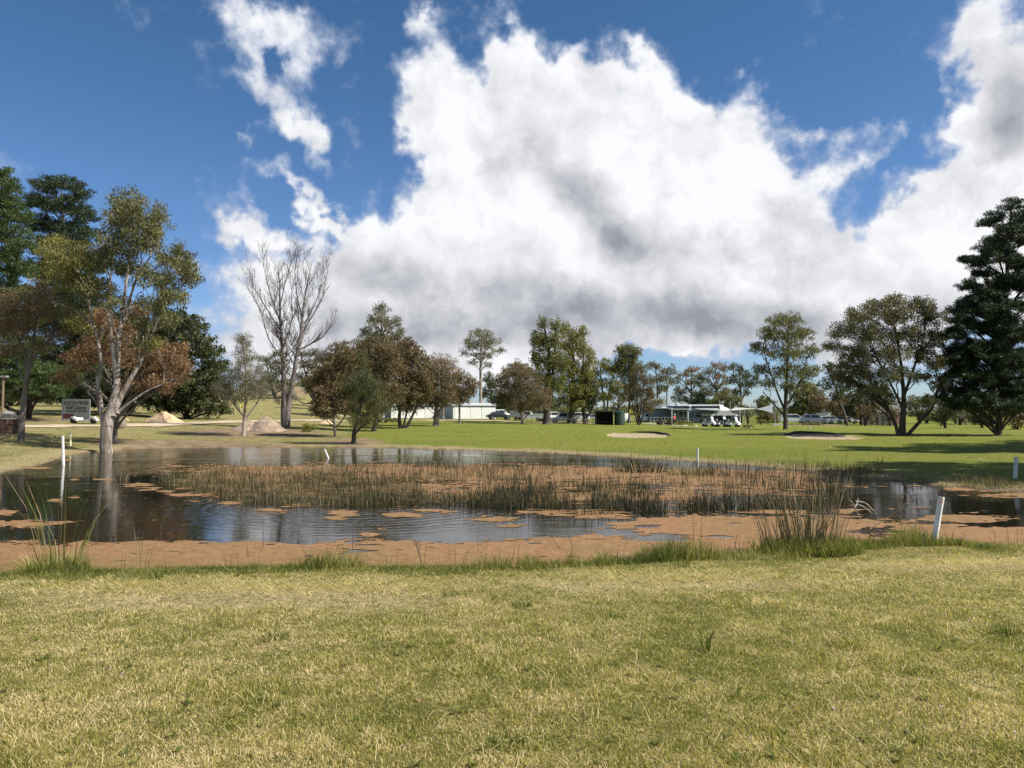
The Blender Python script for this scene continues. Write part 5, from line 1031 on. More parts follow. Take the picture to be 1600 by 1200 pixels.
b = MB(); b.box(-Wd * .93, -Wd * .15, -.012, -.004, z0 + .08, z0 + .27 * (z1 - z0)); b.build('panel', mat('maroon_panel', (.16, .035, .03), .6), root)
INK = mat('black_ink', (.02, .02, .02), .6)
def text(name, body, size, loc, m, parent, bold=.0, sx=1.0):
    cu = bpy.data.curves.new(name, 'FONT'); cu.body = body; cu.size = size; cu.align_x = 'CENTER'; cu.extrude = .004; cu.offset = bold; cu.resolution_u = 3
    o = bpy.data.objects.new('tmp', cu); COL.objects.link(o); bpy.context.view_layer.update()
    me = bpy.data.meshes.new_from_object(o); bpy.data.objects.remove(o); me.name = name
    o2 = link(name, me, m, parent); o2.location = loc; o2.rotation_euler = (math.pi / 2, 0, 0); o2.scale = (sx, 1, 1); return o2
H_ = z1 - z0
text('lettering', 'SOUTH PINES', H_ * .27, (0, -.01, z0 + H_ * .74), INK, root, .012, .95)
text('lettering', 'Golf Course', H_ * .25, (0, -.01, z0 + H_ * .52), INK, root, .012)
text('lettering', '18 HOLE COURSE', H_ * .165, (0.1, -.01, z0 + H_ * .35), INK, root, .006)
# --- small trailer before the sign
g = ground_at(137, 662); s = g.y / F; root = empty('trailer', g, R(-8), 'small low trailer with white mudguards and black wheels in front of the sign', 'trailer')
b = MB(); b.box(-.9, .9, -.5, .5, .28, .36); b.box(-.95, -.85, -.5, .5, .36, .55); b.build('deck', WHITE, root)
for x in (-1.0, .95):
    b = MB(); b.cyl((x, -.62, .28), (x, -.40, .28), .28, n=16); b.build('wheel', BLACK, root)
    b = MB(); b.prism([(x - .1, .5), (x + .36, .22), (x + .42, .26), (x + .3, .5), (x + .05, .64), (x - .2, .62)], -.66, -.38); b.build('mudguard', WHITE, root)
b = MB(); b.box(.9, 2.0, -.04, .04, .25, .33); b.build('drawbar', STEEL, root)
# --- piles
def pile(name, px, py, wpx, hpx, m, label, seed, humps=((0, 1, 1),), dm=.9):
    g = ground_at(px, py); s = g.y / F; W = wpx * s / 2; H = hpx * s; n = 70; V = []
    tx_ = np.linspace(-1.15, 1.15, n); X, Y = np.meshgrid(tx_, tx_)
    Z = np.zeros_like(X)
    for (cx, sc, hh) in humps:
        q = np.hypot((X - cx) / sc, Y / max(.6, sc)); Z = np.maximum(Z, hh * (np.clip(1 - q, 0, 1) ** .92) - .03 * np.exp(-(q / .12) ** 2))
    Z = Z * H * (1 + .18 * (fbm(X * 3, Y * 3, seed) - .5)) + (fbm(X * 9, Y * 9, seed + 1) - .5) * .10 * H * (Z > 0.02)
    wx = g.x + X * W; wy = g.y + Y * W * dm; gz = zground(wx, wy); Zw = np.where(Z > .004, gz + Z, gz - .1)
    idx = np.arange(n * n).reshape(n, n); q = np.stack([idx[:-1, :-1], idx[:-1, 1:], idx[1:, 1:], idx[1:, :-1]], -1).reshape(-1, 4)
    me = npmesh(name, np.stack([wx - g.x, wy - g.y, Zw - g.z], -1).reshape(-1, 3), q); o = link(name, me, m, smooth=True); o.location = g; return tag(o, label, 'sand pile' if 'sand' in name else 'dirt pile')
pile('sand_pile', 257, 660, 60, 18, SANDM, 'clean cone of orange sand in front of the bushy dark green tree', 3)
pile('sand_pile', 194, 657, 16, 6, SANDM, 'tiny mound of orange sand half hidden behind the pale gum', 4)
pile('dirt_pile', 403, 673, 84, 25, DIRT, 'large grey-tan heap of dirt left of the leafless tree', 6, humps=((.3, .72, 1), (-.35, .62, .66)))
pile('sand_pile', 511, 662, 24, 6, SANDM, 'small low mound of orange sand right of the leafless tree', 8)
# --- dark turf lips standing round the backs of the bunkers
def lip(B_, a0, a1, h, n=46):
    bx, by, rx, ry, rot, dep = B_; V = []; c, s_ = math.cos(rot), math.sin(rot)
    for i in range(n + 1):
        a = R(a0 + (a1 - a0) * i / n); k = math.sin(math.pi * i / n) ** .5
        for (q, hh) in ((.99, -.30), (1.0, h * k), (1.05, h * k + .02), (1.16, -.12)):
            q *= 1 + .03 * math.sin(a * 9); x = bx + (math.cos(a) * rx * c - math.sin(a) * ry * s_) * q; y = by + (math.cos(a) * rx * s_ + math.sin(a) * ry * c) * q; V.append([x, y, hh])
    V = np.array(V); base = zground(V[:, 0], V[:, 1]).reshape(-1, 4); base[:, :3] = base.max(1)[:, None]; V[:, 2] += base.ravel()
    k = (np.arange(n)[:, None] * 4 + np.arange(3)[None]).ravel(); me = npmesh('bunker_lip', V, np.stack([k, k + 4, k + 5, k + 1], -1)); tag(link('bunker_lip', me, mat('dark_turf', (.045, .038, .02), .95, var=.4, scale=6, bump=.5)), kind='structure')
lip(BUNKERS[0], -5, 95, .13); lip(BUNKERS[1], 60, 178, .16)
# --- roads
def ribbon(name, pts, w, m):
    g = [ground_at(*p) if len(p) == 2 else on(p[0], p[2]) for p in pts]; P2, _ = catmull([Vector((v.x, v.y, 0)) for v in g], [1] * len(g), 24); V = []
    n = 9
    for i, p in enumerate(P2):
        t_ = (P2[min(i + 1, len(P2) - 1)] - P2[max(i - 1, 0)]).normalized(); nr = Vector((-t_.y, t_.x, 0))
        for k in range(n):
            ww = w * (1 + .12 * math.sin(i * .37)); q = p + nr * ww * (k / (n - 1) - .5); V.append((q.x, q.y))
    V = np.array(V); Z = zground(V[:, 0], V[:, 1]) + .05; k = np.arange(len(P2) - 1)[:, None] * n + np.arange(n - 1)[None]; k = k.ravel()
    me = npmesh(name, np.column_stack([V, Z]), np.stack([k, k + 1, k + n + 1, k + n], -1)); return tag(link(name, me, m, smooth=True), kind='structure')
ribbon('dirt_track', [(-160, 671), (-60, 669), (30, 667), (110, 666), (190, 665), (270, 663), (340, 660.5), (400, 658.5), (470, 657.5), (530, 657.5)], 3.6, ROADM)
ribbon('gravel_road', [(500, 0, 128), (580, 0, 126), (660, 0, 122), (760, 0, 121), (860, 0, 125), (930, 0, 132)], 5.0, ROADM)
ribbon('concrete_path', [(1000, 0, 132), (1030, 0, 125), (1060, 0, 121), (1095, 0, 117)], 1.6, CONC)
# --- sheds
def shed(name, label, x0, x1, xs, D, ytop, ybase, yr, front, side, doors=(), rot=22):
    gx_ = on((x0 + x1) / 2, D); root = empty(name, gx_, R(rot), label, 'shed'); s = D / F; W = (x1 - x0) * s / 2 / math.cos(R(rot)); zb = -.3
    h = P((x0 + x1) / 2, ytop, D).z - gx_.z; dep = 7.0; hr = h + .5
    b = MB(); b.box(-W, W, 0, .06, zb, h); b.build('wall', front, root)
    b = MB(); b.box(-W, -W + .06, .063, dep, zb, h); b.add([(-W, .063, h), (-W, dep, h), (-W, dep / 2, hr)], [(0, 1, 2)]); b.build('wall', side, root); b = MB(); b.box(W - .06, W, .063, dep, zb, h); b.box(-W + .063, W - .063, dep - .06, dep, zb, h); b.add([(W, .063, h), (W, dep, h), (W, dep / 2, hr)], [(0, 2, 1)]); b.build('wall', front, root)
    n = int(W * 2 / .25); b = MB(); V = []; th = .03
    for y, z in ((-.25, h + .02), (dep / 2, hr + .06), (dep + .25, h + .02)):
        for i in range(n + 1): V.append((-W - .15 + (2 * W + .3) * i / n, y, z + (.03 if i % 2 else 0)))
    b.add(V, [(j * (n + 1) + i, j * (n + 1) + i + 1, (j + 1) * (n + 1) + i + 1, (j + 1) * (n + 1) + i) for j in range(2) for i in range(n)]); b.build('roof', SHEDR, root)
    b = MB(); b.box(-W - .1, W + .1, -.12, 0 - .003, h - .16, h); b.build('gutter', CLUBD, root)
    for (a, c) in doors:
        b = MB(); u0 = -W + 2 * W * a; u1 = -W + 2 * W * c; hh = h * .88; b.box(u0, u1, -.05, -.003, .02, hh)
        for k in range(1, 7): b.box(u0, u1, -.07, -.053, hh * k / 7 - .01, hh * k / 7 + .01)
        b.build('door', SHEDW, root)
    return root
shed('shed', 'white shed with roller doors and shade-tinted end wall, right of the olive lollipop tree', 709, 774, 698, 140, 634, 656, 630, SHEDW, SHEDSHADE, doors=((.03, .36), (.40, .64), (.67, .97)))
shed('shed', 'white shed with shade-tinted end wall mostly hidden behind the russet trees', 614, 697, 598, 143, 634, 656, 630, SHEDW, SHEDSHADE, doors=((.05, .3), (.6, .9)))
# --- cars
def car(kind, px, py, D, head, body, label, length=4.5, group='vehicles parked behind the fairway', nm=None):
    g = on(px, D); nm = nm or {'ute': 'utility_truck', 'suv': 'parked_car', 'sedan': 'parked_car', 'van': 'van'}[kind]
    root = empty(nm, g, R(head), label, {'ute': 'ute', 'van': 'van'}.get(kind, 'car'), group); L = length / 2; w = .92
    hi = {'sedan': 1.42, 'suv': 1.72, 'ute': 1.75, 'van': 2.0}[kind]; be = {'sedan': .88, 'suv': 1.02, 'ute': 1.02, 'van': 1.1}[kind]
    b = MB()
    b.prism([(-L, .38), (L, .36), (L + .02, .62, .05), (L - .08, be - .16, .06), (L * .45, be, .04), (-L + .06, be, .04), (-L - .02, .7, .02)], -w, w)
    if kind == 'ute': x0, x1, x2, x3 = -.35, -.22, .75, 1.35
    elif kind == 'sedan': x0, x1, x2, x3 = -L * .82, -L * .45, L * .12, L * .5
    else: x0, x1, x2, x3 = -L * .96, -L * .86, L * .2, L * .52
    b.prism([(x0, be), (x3, be), (x2, hi, .16), (x1, hi, .16)], -w + .04, w - .04)
    b.build('body', body, root)
    for sgn in (-1, 1):
        y = sgn * (w - .04 + .012); yt = sgn * (w - .04 - .15 + .02); f0, f1 = .12, .84
        def lp(xb, xt, f): return xb + (xt - xb) * f
        xm = (x1 + x2) / 2 if kind != 'ute' else None
        segs = [(x0 + .12, x1 + .08, xm - .04 if xm else x2 - .05, xm - .04 if xm else x2 - .1)] if kind == 'ute' else [(x0 + .14, x1 + .08, xm - .04, xm - .04), (xm + .04, xm + .04, x3 - .16, x2 - .06)]
        if kind == 'ute': segs = [(x0 + .1, x1 + .06, x3 - .2, x2 - .06)]
        for (a0, a1, b0, b1) in segs:
            q = [(lp(a0, a1, f0), y + (yt - y) * f0, be + (hi - be) * f0), (lp(b0, b1, f0), y + (yt - y) * f0, be + (hi - be) * f0), (lp(b0, b1, f1), y + (yt - y) * f1, be + (hi - be) * f1), (lp(a0, a1, f1), y + (yt - y) * f1, be + (hi - be) * f1)]
            gm = MB(); gm.add(q, [(0, 1, 2, 3) if sgn < 0 else (3, 2, 1, 0)]); gm.build('side_window', GLASS, root)
    b = MB(); f0, f1 = .08, .9; q = []
    for f, yy in ((f0, 1), (f1, 1)):
        x = x3 + (x2 - x3) * f + .02; z = be + (hi - be) * f; yw = (w - .04) - .16 * f - .08; q += [(x, -yw, z), (x, yw, z)]
    b.add([q[0], q[1], q[3], q[2]], [(0, 1, 2, 3)]); b.build('windscreen', GLASS, root)
    if kind == 'ute':
        b = MB(); b.box(-L, -.4, -.9, .9, be + .003, be + .28); b.build('tray', body, root)
    for x in (-L * .62, L * .64):
        for y in (-1, 1):
            b = MB(); b.cyl((x, y * (w - .2), .34), (x, y * (w + .02), .34), .34, n=16); wh = b.build('wheel', BLACK, root)
            b = MB(); b.cyl((x, y * (w + .021), .34), (x, y * (w + .03), .34), .19, n=12); b.build('rim', STEEL, wh)
    for y in (-1, 1):
        b = MB(); b.box(L - .02, L + .03, y * .72 - .16, y * .72 + .16, .62, .76); b.build('headlight', mat('lamp_glass', (.7, .72, .75), .1), root)
    return root
car('sedan', 780, 655, 138, 15, DARK, 'dark sedan parked against the right end of the white shed')
car('suv', 782, 652, 150, 20, WHITEG, 'white four-wheel drive behind the dark sedan by the shed')
def boxtrailer(px, D, w, h, m, label, head=0):
    g = on(px, D); root = empty('box_trailer', g, R(head), label, 'trailer'); b = MB(); b.box(-w / 2, w / 2, -.9, .9, .55, .55 + h); b.build('body', m, root, bevel=.04)
    b = MB(); b.box(-w / 2 - .05, w / 2 + .05, -.93, .93, .55 + h + .003, .62 + h); b.build('lid', DARK, root)
    for y in (-1, 1): b = MB(); b.cyl((0, y * .75, .33), (0, y * .96, .33), .33, n=14); b.build('wheel', BLACK, root)
    b = MB(); b.box(w / 2, w / 2 + 1.1, -.05, .05, .45, .53); b.build('drawbar', STEEL, root)
boxtrailer(806, 136, 2.2, 1.35, GREYP, 'grey enclosed box trailer behind the brown round tree')
boxtrailer(847, 138, 2.0, 1.2, DARK, 'black box trailer left of the thick black trunk')
car('ute', 828, 650, 137, 168, WHITEG, 'white utility between the grey box trailer and the black box trailer', length=5.0)
car('ute', 882, 652, 128, 185, mat('car_pale_blue', (.55, .62, .66), .35), 'pale blue-grey utility behind the leaning dark trunk', length=5.0)
car('suv', 866, 652, 150, 10, WHITEG, 'white wagon in the shade right of the thick black trunk')
car('suv', 902, 652, 145, 170, WHITEG, 'white wagon between the two leaning dark trunks')
car('sedan', 926, 652, 150, 5, SILV, 'silver sedan just left of the black shelter')
car('suv', 975, 652, 140, 90, WHITEG, 'white car showing between the green tank and the straight black trunk')
car('suv', 1010, 652, 150, 185, WHITEG, 'white car parked against the left end of the blue clubhouse')
car('suv', 1240, 661, 140, -8, mat('car_pale_green', (.62, .68, .66), .3), 'pale green-white wagon just right of the straight gum trunk', length=4.9)
car('sedan', 1263, 661, 150, 0, DARK, 'black sedan right of the pale wagon')
car('suv', 1274, 662, 138, -25, SILV, 'dark silver car between the black sedan and the white hatchbacks', length=4.2)
car('sedan', 1286, 663, 141, -20, WHITEG, 'white hatchback, left one of the close pair by the car park', length=4.2)
car('sedan', 1299, 663, 146, -20, WHITEG, 'white hatchback, right one of the close pair by the car park', length=4.2)
car('sedan', 1309, 664, 146, -15, DARK, 'charcoal car right of the two white hatchbacks', length=4.2)
car('sedan', 1323, 664, 148, -15, WHITEG, 'white car at the right end of the parked row', length=4.2)
# --- black shelter and green tank
g = on(945, 118); root = empty('shelter', g, 0, 'low black open-fronted shelter between the dark trees', 'shelter'); s = 118 / F
b = MB(); b.box(-13 * s, -12.2 * s, 0, 2.4, -.2, 2.0); b.box(12.2 * s, 13 * s, 0, 2.4, -.2, 2.0); b.box(-12.2 * s, 12.2 * s, 2.3, 2.4, -.2, 2.0); b.build('wall', SHEL, root)
b = MB(); b.box(-14 * s, 14 * s, -.3, 2.6, 2.003, 2.12); b.build('roof', SHEL, root)
b = MB(); b.box(-11 * s, 11 * s, 1.6, 2.2, .4, .5); b.build('bench', TIMB, root)
g = on(968, 119); root = empty('tank', g, 0, 'dark green corrugated tank against the right side of the black shelter', 'tank'); s = 119 / F
b = MB(); rr = 8 * s; pts = [(0, 0, z * .1 - .2) for z in range(23)]; b.tube(pts, [rr * (1 + (.025 if k % 2 else 0)) for k in range(23)], 28); b.build('body', GREEN, root)
b = MB(); b.tube([(0, 0, 2.0), (0, 0, 2.12), (0, 0, 2.2)], [rr * 1.04, rr * .7, .05], 28); b.build('lid', GREEN, root)
# --- flags
def flag(px, py, pyt, w, label, D=None, right=1):
    g = ground_at(px, py) if D is None else on(px, D); s = g.y / F; H = (py - pyt) * s; root = empty('flagstick', g, 0, label, 'golf flag', 'yellow flags on the greens')
    b = MB(); b.tube([(0, 0, -.1), (0, 0, H)], [.02, .014], 6); b.build('pole', WHITE, root)
    b = MB(); n = 8; V = []
    for i in range(n + 1):
        f = i / n
        for z in (H, H - w * .95 * (1 - .15 * f)): V.append((right * w * f * .8, .08 * math.sin(f * 5), z - .12 * f * w))
    F_ = [(2 * i, 2 * i + 1, 2 * i + 3, 2 * i + 2) for i in range(n)]; V2 = [(x, y + .01, z) for x, y, z in V]; m_ = len(V)
    b.add(V + V2, F_ + [tuple(j + m_ for j in f[::-1]) for f in F_] + [(0, 2, 2 + m_, m_)]); b.build('flag', YEL, root)
flag(984, 662, 640, .62, 'bright yellow flag on a pole between the two black trunks of the middle clump')
flag(376, 640, 628, .5, 'small yellow flag on the far left fairway beyond the dirt pile', D=118, right=1)
flag(408, 640, 629, .3, 'smallest yellow flag, right of the other one beyond the dirt pile', D=122)
# --- clubhouse
class Rel:
    def __init__(s, root, g): s.r = root; s.g = g
    def box(s, mb, x0, x1, y0, y1, D, dep, zb=None):
        a = P(x0, y1, D) - s.g; c = P(x1, y0, D) - s.g; mb.box(a.x, c.x, a.y, a.y + dep, a.z if zb is None else zb, c.z); return mb
g = on(1085, 148); root = empty('clubhouse', g, 0, 'low blue-grey clubhouse with white roof edge and verandah behind the golf carts', 'building'); rel = Rel(root, g)
for (x0, x1, y0, y1, D, dep, nm, mt_) in [(1014, 1050, 638.2, 661, 148, 9, 'wall', CLUB), (1050, 1075, 640, 662, 146, 10, 'wall', CLUB), (1075.2, 1116, 638, 662, 148, 9, 'wall', CLUB), (1116.2, 1160, 643, 662, 151, 6, 'wall', mat('verandah_wall', (.10, .11, .12), .7)),
        (1012, 1052, 637.4, 638.1, 147.4, 10, 'roof', CLUBD), (1050.5, 1131, 634.3, 637.9, 149.5, 7, 'upper_wall', mat('upper_wall', (.20, .23, .27), .6)), (1048, 1131, 632.0, 634.2, 148.6, 9, 'roof', FASC), (1023, 1034, 634.2, 637.3, 150, 2.4, 'plant_box', GREYP), (1034.2, 1043, 635.4, 637.3, 150, 2, 'plant_box', FASC),
        (1049, 1078, 638.4, 640.0, 144.6, 3, 'porch_roof', CLUBD), (1058, 1061, 630.0, 633.8, 147.8, .4, 'chimney', FASC), (1056, 1058, 630.5, 634, 147.9, .35, 'vent', GREYP), (1077, 1080, 633.2, 636.4, 148.3, .3, 'vent', FASC)]:
    b = MB(); rel.box(b, x0, x1, y0, y1, D, dep); b.build(nm, mt_, root)
# hipped roof slope at the right end and verandah roof
a = P(1124, 632, 148.6) - g; c = P(1146, 641.5, 148.6) - g; e = P(1124, 641.5, 148.6) - g
b = MB(); b.add([(a.x, a.y, a.z), (c.x, c.y, c.z), (e.x, e.y - .6, e.z), (a.x, a.y + 7, a.z), (c.x + 1, c.y + 9, c.z)], [(0, 2, 1), (0, 1, 4, 3)]); b.build('roof', mat('pale_roof', (.42, .43, .43), .5, var=.1), root)
a = P(1085, 637.8, 147.9) - g; c = P(1128, 641.5, 145) - g
b = MB(); b.add([(a.x, a.y, a.z), (c.x, a.y, a.z), (c.x, c.y, c.z), (a.x, c.y, c.z + .3), (a.x, a.y, a.z - .1), (c.x, a.y, a.z - .1), (c.x, c.y, c.z - .1), (a.x, c.y, c.z + .2)], [(0, 1, 2, 3)[::-1], (4, 5, 6, 7), (3, 2, 6, 7), (0, 3, 7, 4), (1, 5, 6, 2)]); b.build('verandah_roof', mat('verandah_roof', (.30, .32, .33), .5), root)
b = MB(); rel.box(b, 1076, 1080, 638.0, 640.2, 144.4, .5); b.build('porch_sign', FASC, root)
for x in (1050, 1075.5, 1141, 1156.5): b = MB(); rel.box(b, x - .4, x + .4, 640.1, 662, 144.6, .12); b.build('verandah_post', FASC, root)
for (x0, x1, y0, y1, D) in [(1061, 1067, 643, 652, 145.9), (1068, 1074, 643, 652, 145.9), (1086, 1090, 643, 651, 147.9), (1090.6, 1098, 643, 652, 147.9), (1099.5, 1110, 645, 652, 147.9), (1120, 1128, 646, 655, 150.9), (1133, 1139, 646, 660, 150.9), (1144, 1150, 646, 660, 150.9)]:
    b = MB(); rel.box(b, x0 - .6, x1 + .6, y0 - .6, y1 + .6, D - .02, .12); wf = b.build('window', CLUBD, root)
    b = MB(); rel.box(b, x0, x1, y0, y1, D - .05, .03); b.build('pane', GLASS, wf)
# --- gazebo
g = on(1131, 137); root = empty('gazebo', g, 0, 'grey-green hipped gazebo roof on dark posts directly behind the golf carts', 'gazebo'); s = 137 / F
zt = P(1131, 641.5, 137).z - g.z; ze = P(1131, 648.5, 137).z - g.z; W = 17 * s
b = MB(); b.add([(-W, -W, ze), (W, -W, ze), (W, W, ze), (-W, W, ze), (-W * .35, 0, zt), (W * .3, 0, zt), (-W, -W, ze - .12), (W, -W, ze - .12), (W, W, ze - .12), (-W, W, ze - .12)], [(0, 1, 5, 4), (1, 2, 5), (2, 3, 4, 5), (3, 0, 4), (0, 6, 7, 1), (1, 7, 8, 2), (2, 8, 9, 3), (3, 9, 6, 0), (6, 9, 8, 7)]); b.build('roof', GROOF, root)
for x in (-1, 1):
    for y in (-1, 1): b = MB(); b.box(x * W * .88 - .08, x * W * .88 + .08, y * W * .88 - .08, y * W * .88 + .08, -.2, ze - .123); b.build('post', DARK, root)
b = MB(); b.box(-W * .86, W * .86, W * .8, W * .84, -.2, ze - .2); b.build('back_wall', DARK, root)
# --- golf carts
def cart(px, D, head, label):
    g = on(px, D); root = empty('golf_cart', g, R(head), label, 'golf cart', 'golf carts parked in a row')
    b = MB(); b.prism([(-.95, .3), (.55, .3), (.55, .42), (-.35, .45), (-.4, .72, .03), (-.95, .75, .05)], -.55, .55); b.prism([(.5, .28), (1.12, .32, .08), (1.15, .55, .12), (.85, .85, .08), (.62, .98, .05), (.52, .95)], -.56, .56); b.build('body', WHITEG, root, bevel=.02)
    b = MB(); b.box(-.75, -.15, -.5, .5, .76, .90); b.box(-.85, -.72, -.5, .5, .90, 1.25); b.build('seat', mat('cart_seat', (.35, .32, .28), .7), root, bevel=.03)
    b = MB(); b.box(-.95, .75, -.58, .58, 1.78, 1.86); b.build('roof', WHITE, root, bevel=.03)
    for (x0, x1) in ((.68, .45), (-.85, -.80)):
        for y in (-.5, .5): b = MB(); b.tube([(x0, y, .8), (x1, y, 1.78)], [.02, .02], 6); b.build('roof_post', DARK, root)
    b = MB(); b.add([(.71, -.48, .97), (.71, .48, .97), (.50, .48, 1.72), (.50, -.48, 1.72), (.70, -.48, .97), (.70, .48, .97), (.49, .48, 1.72), (.49, -.48, 1.72)], [(0, 1, 2, 3), (7, 6, 5, 4), (0, 3, 7, 4), (1, 5, 6, 2)]); b.build('windscreen', mat('cart_screen', (.5, .54, .58), .1, spec=.8), root)
    b = MB(); b.tube([(.45, .25, .85), (.3, .25, 1.05)], [.02, .02], 6); b.cyl((.27, .25, 1.04), (.25, .25, 1.08), .17, n=14); b.build('steering_wheel', BLACK, root)
    for x in (-.65, .8):
        for y in (-1, 1): b = MB(); b.cyl((x, y * .42, .22), (x, y * .6, .22), .22, n=14); b.build('wheel', BLACK, root)
    b = MB(); b.cyl((-1.1, -.25, .45), (-1.15, -.25, 1.2), .14, n=10); b.cyl((-1.1, .22, .45), (-1.15, .22, 1.15), .14, n=10); b.build('golf_bag', DARK, root)
    for y in (-1, 1): b = MB(); b.box(1.10, 1.17, y * .38 - .08, y * .38 + .08, .5, .6); b.build('headlight', mat('lamp_glass', (.7, .72, .75), .1), root)
cart(1107, 121, -38, 'white golf cart, leftmost of the three, parked beside the gazebo post')
cart(1126, 121, -38, 'white golf cart with pale seat, middle one of the three')
cart(1144, 119, -38, 'white golf cart with black rear, rightmost and nearest of the three')
# --- shade sails
def clothmat(name, col):
    m, t, out = newmat(name); d = t.node('ShaderNodeBsdfDiffuse'); d.inputs[0].default_value = (*col, 1); tr = t.node('ShaderNodeBsdfTranslucent'); tr.inputs[0].default_value = (*col, 1)
    mx = t.node('ShaderNodeMixShader'); mx.inputs[0].default_value = .5; t.l.new(d.outputs[0], mx.inputs[1]); t.l.new(tr.outputs[0], mx.inputs[2]); t.l.new(mx.outputs[0], out.inputs[0]); return m
def sail(label, corners, m, posts, D0):
    g = on(corners[0][0], D0); root = empty('shade_sail', g, 0, label, 'shade sail', 'triangular shade sails by the clubhouse')
    A, B_, C_ = [P(*c) - g for c in corners]; n = 10; V = []; ix = {}; b = MB()
    cen = (A + B_ + C_) / 3
    for i in range(n + 1):
        for j in range(n + 1 - i):
            k = n - i - j; p = (A * i + B_ * j + C_ * k) / n; e = 1 - (i * i + j * j + k * k) / n ** 2; ed = min(i, j, k) == 0
            p = p + (cen - p) * (.22 * (e if ed else .5 * e)); ix[(i, j)] = len(V); V.append(p)
    F_ = []
    for i in range(n):
        for j in range(n - i):
            F_.append((ix[(i, j)], ix[(i + 1, j)], ix[(i, j + 1)]))
            if (i + 1, j + 1) in ix: F_.append((ix[(i + 1, j)], ix[(i + 1, j + 1)], ix[(i, j + 1)]))
    b.add(V, F_); b.build('cloth', m, root, smooth=True)
    for (px, pyt, D) in posts:
        gg = on(px, D); t = P(px, pyt, D) - g; b = MB(); b.tube([(t.x, t.y, gg.z - g.z - .2), (t.x, t.y, t.z)], [.09, .08], 8); b.build('post', STEEL, root)
sail('white shade sail stretching right from the end of the clubhouse roof', [(1139, 642, 140), (1183, 638.5, 142), (1150, 634, 150)], clothmat('sail_white', (.72, .74, .76)), [(1141, 627, 140), (1163, 641, 141)], 140)
sail('grey shade sail on two poles between the lone bush and the straight gum trunk', [(1181, 639, 144), (1208, 631.5, 139), (1208, 645.5, 147)], clothmat('sail_grey', (.40, .44, .50)), [(1210.5, 629, 139), (1215.5, 631, 147)], 142)
sail('black shade sail rising to a point above the white one', [(1148, 630.5, 147), (1174, 638, 143), (1155, 636.5, 152)], mat('sail_black', (.02, .02, .022), .8), [(1148, 630, 147)], 143)
# --- terrace: picnic shelters, hedges, logs, machine
def hedge(px0, px1, D, h, label, seed, m=YOLIVE, nm='hedge'):
    a = on(px0, D); c = on(px1, D); g = (a + c) / 2; rng = np.random.default_rng(seed); W = (c.x - a.x) / 2; n = int(W * 22) + 12
    pts = np.stack([rng.uniform(-W, W, n), rng.uniform(-.5, .5, n), rng.uniform(.1, h, n)], 1); root = empty(nm, g, 0, label, 'hedge' if nm == 'hedge' else 'shrub')
    b = MB(); rs = random.Random(seed)
    for k in range(int(W * 3) + 3): x = rs.uniform(-W, W); b.tube([(x, 0, -.1), (x + rs.uniform(-.2, .2), rs.uniform(-.2, .2), h * .8)], [.03, .012], 5)
    b.build('stems', BK_DARK, root); leaves('foliage', pts, .3, int(W * h * 700) + 300, .16, .09, m, root, rng, 'any')
hedge(1056, 1081, 127, .75, 'clipped olive hedge left of the golf carts, below the glass doors', 1)
hedge(1182, 1200, 143, .6, 'low brownish hedge beneath the grey shade sail', 2, BRN)
hedge(1252, 1285, 127, .35, 'low scrubby planting in front of the parked cars', 3, OLIVE)
hedge(1202, 1215, 140, .7, 'yellow-green planting at the foot of the shade sail pole', 5, YOLIVE)
hedge(590, 620, 105, .5, 'dark ground shrub under the grey-green gum', 6, DKG)
hedge(474, 492, 66, .7, 'fresh green weedy bush right of the leafless tree', 8, LUSH, 'bush')
def blockrow(px0, px1, py, D, h, m, label, nm, cat):
    a = on(px0, D); c = on(px1, D); g = (a + c) / 2; b = MB(); W = (c.x - a.x) / 2; b.box(-W, W, -.2, .2, -.1, h); o = b.build(nm, m, None, bevel=.04); o.location = g; tag(o, label, cat)
blockrow(1066, 1074, 664, 119, .22, mat('cream_block', (.70, .62, .38), .7), 'cream timber edging block in front of the olive hedge', 'edging_block', 'block')
blockrow(1085, 1089, 665, 118, .24, mat('cream_block', (.70, .62, .38), .7), 'small cream block between the hedge and the left golf cart', 'edging_block', 'block')
blockrow(1205, 1222, 664, 128, .25, CONC, 'pale concrete kerb block at the foot of the straight gum trunk', 'kerb_block', 'block')
g = on(1178, 133); root = empty('bench', g, 0, 'long dark picnic bench below the gap between the shade sails', 'bench'); b = MB(); b.box(-1.4, 1.4, -.4, .4, .68, .74); b.build('table_top', DARK, root); b = MB(); b.box(-1.4, 1.4, -.8, -.55, .42, .47); b.build('seat', DARK, root)
for x in (-1.1, 1.1): b = MB(); b.box(x - .04, x + .04, -.78, .3, .34, .415); b.box(x - .04, x + .04, -.25, -.15, -.05, .338); b.box(x - .04, x + .04, .15, .25, -.05, .338); b.box(x - .04, x + .04, -.05, .05, .416, .678); b.build('leg', DARK, root)
g = on(1036, 124); root = empty('mower', g, R(10), 'dark ride-on mower left of the clubhouse terrace', 'mower'); b = MB(); b.prism([(-.9, .35), (.9, .35), (.95, .7, .05), (.3, .8, .05), (-.1, .6), (-.9, .65, .05)], -.5, .5); b.build('body', TIMB, root, bevel=.02)
b = MB(); b.box(-.6, -.1, -.28, .28, .66, .8); b.box(-.65, -.52, -.28, .28, .8, 1.2); b.build('seat', BLACK, root, bevel=.02)
for x, r in ((-.6, .34), (.65, .25)):
    for y in (-1, 1): b = MB(); b.cyl((x, y * .4, r), (x, y * .62, r), r, n=14); b.build('wheel', BLACK, root)
b = MB(); b.tube([(.2, 0, .75), (.0, 0, 1.1)], [.02, .02], 6); b.cyl((-.02, 0, 1.1), (-.05, 0, 1.13), .2, n=12); b.build('steering_wheel', BLACK, root)
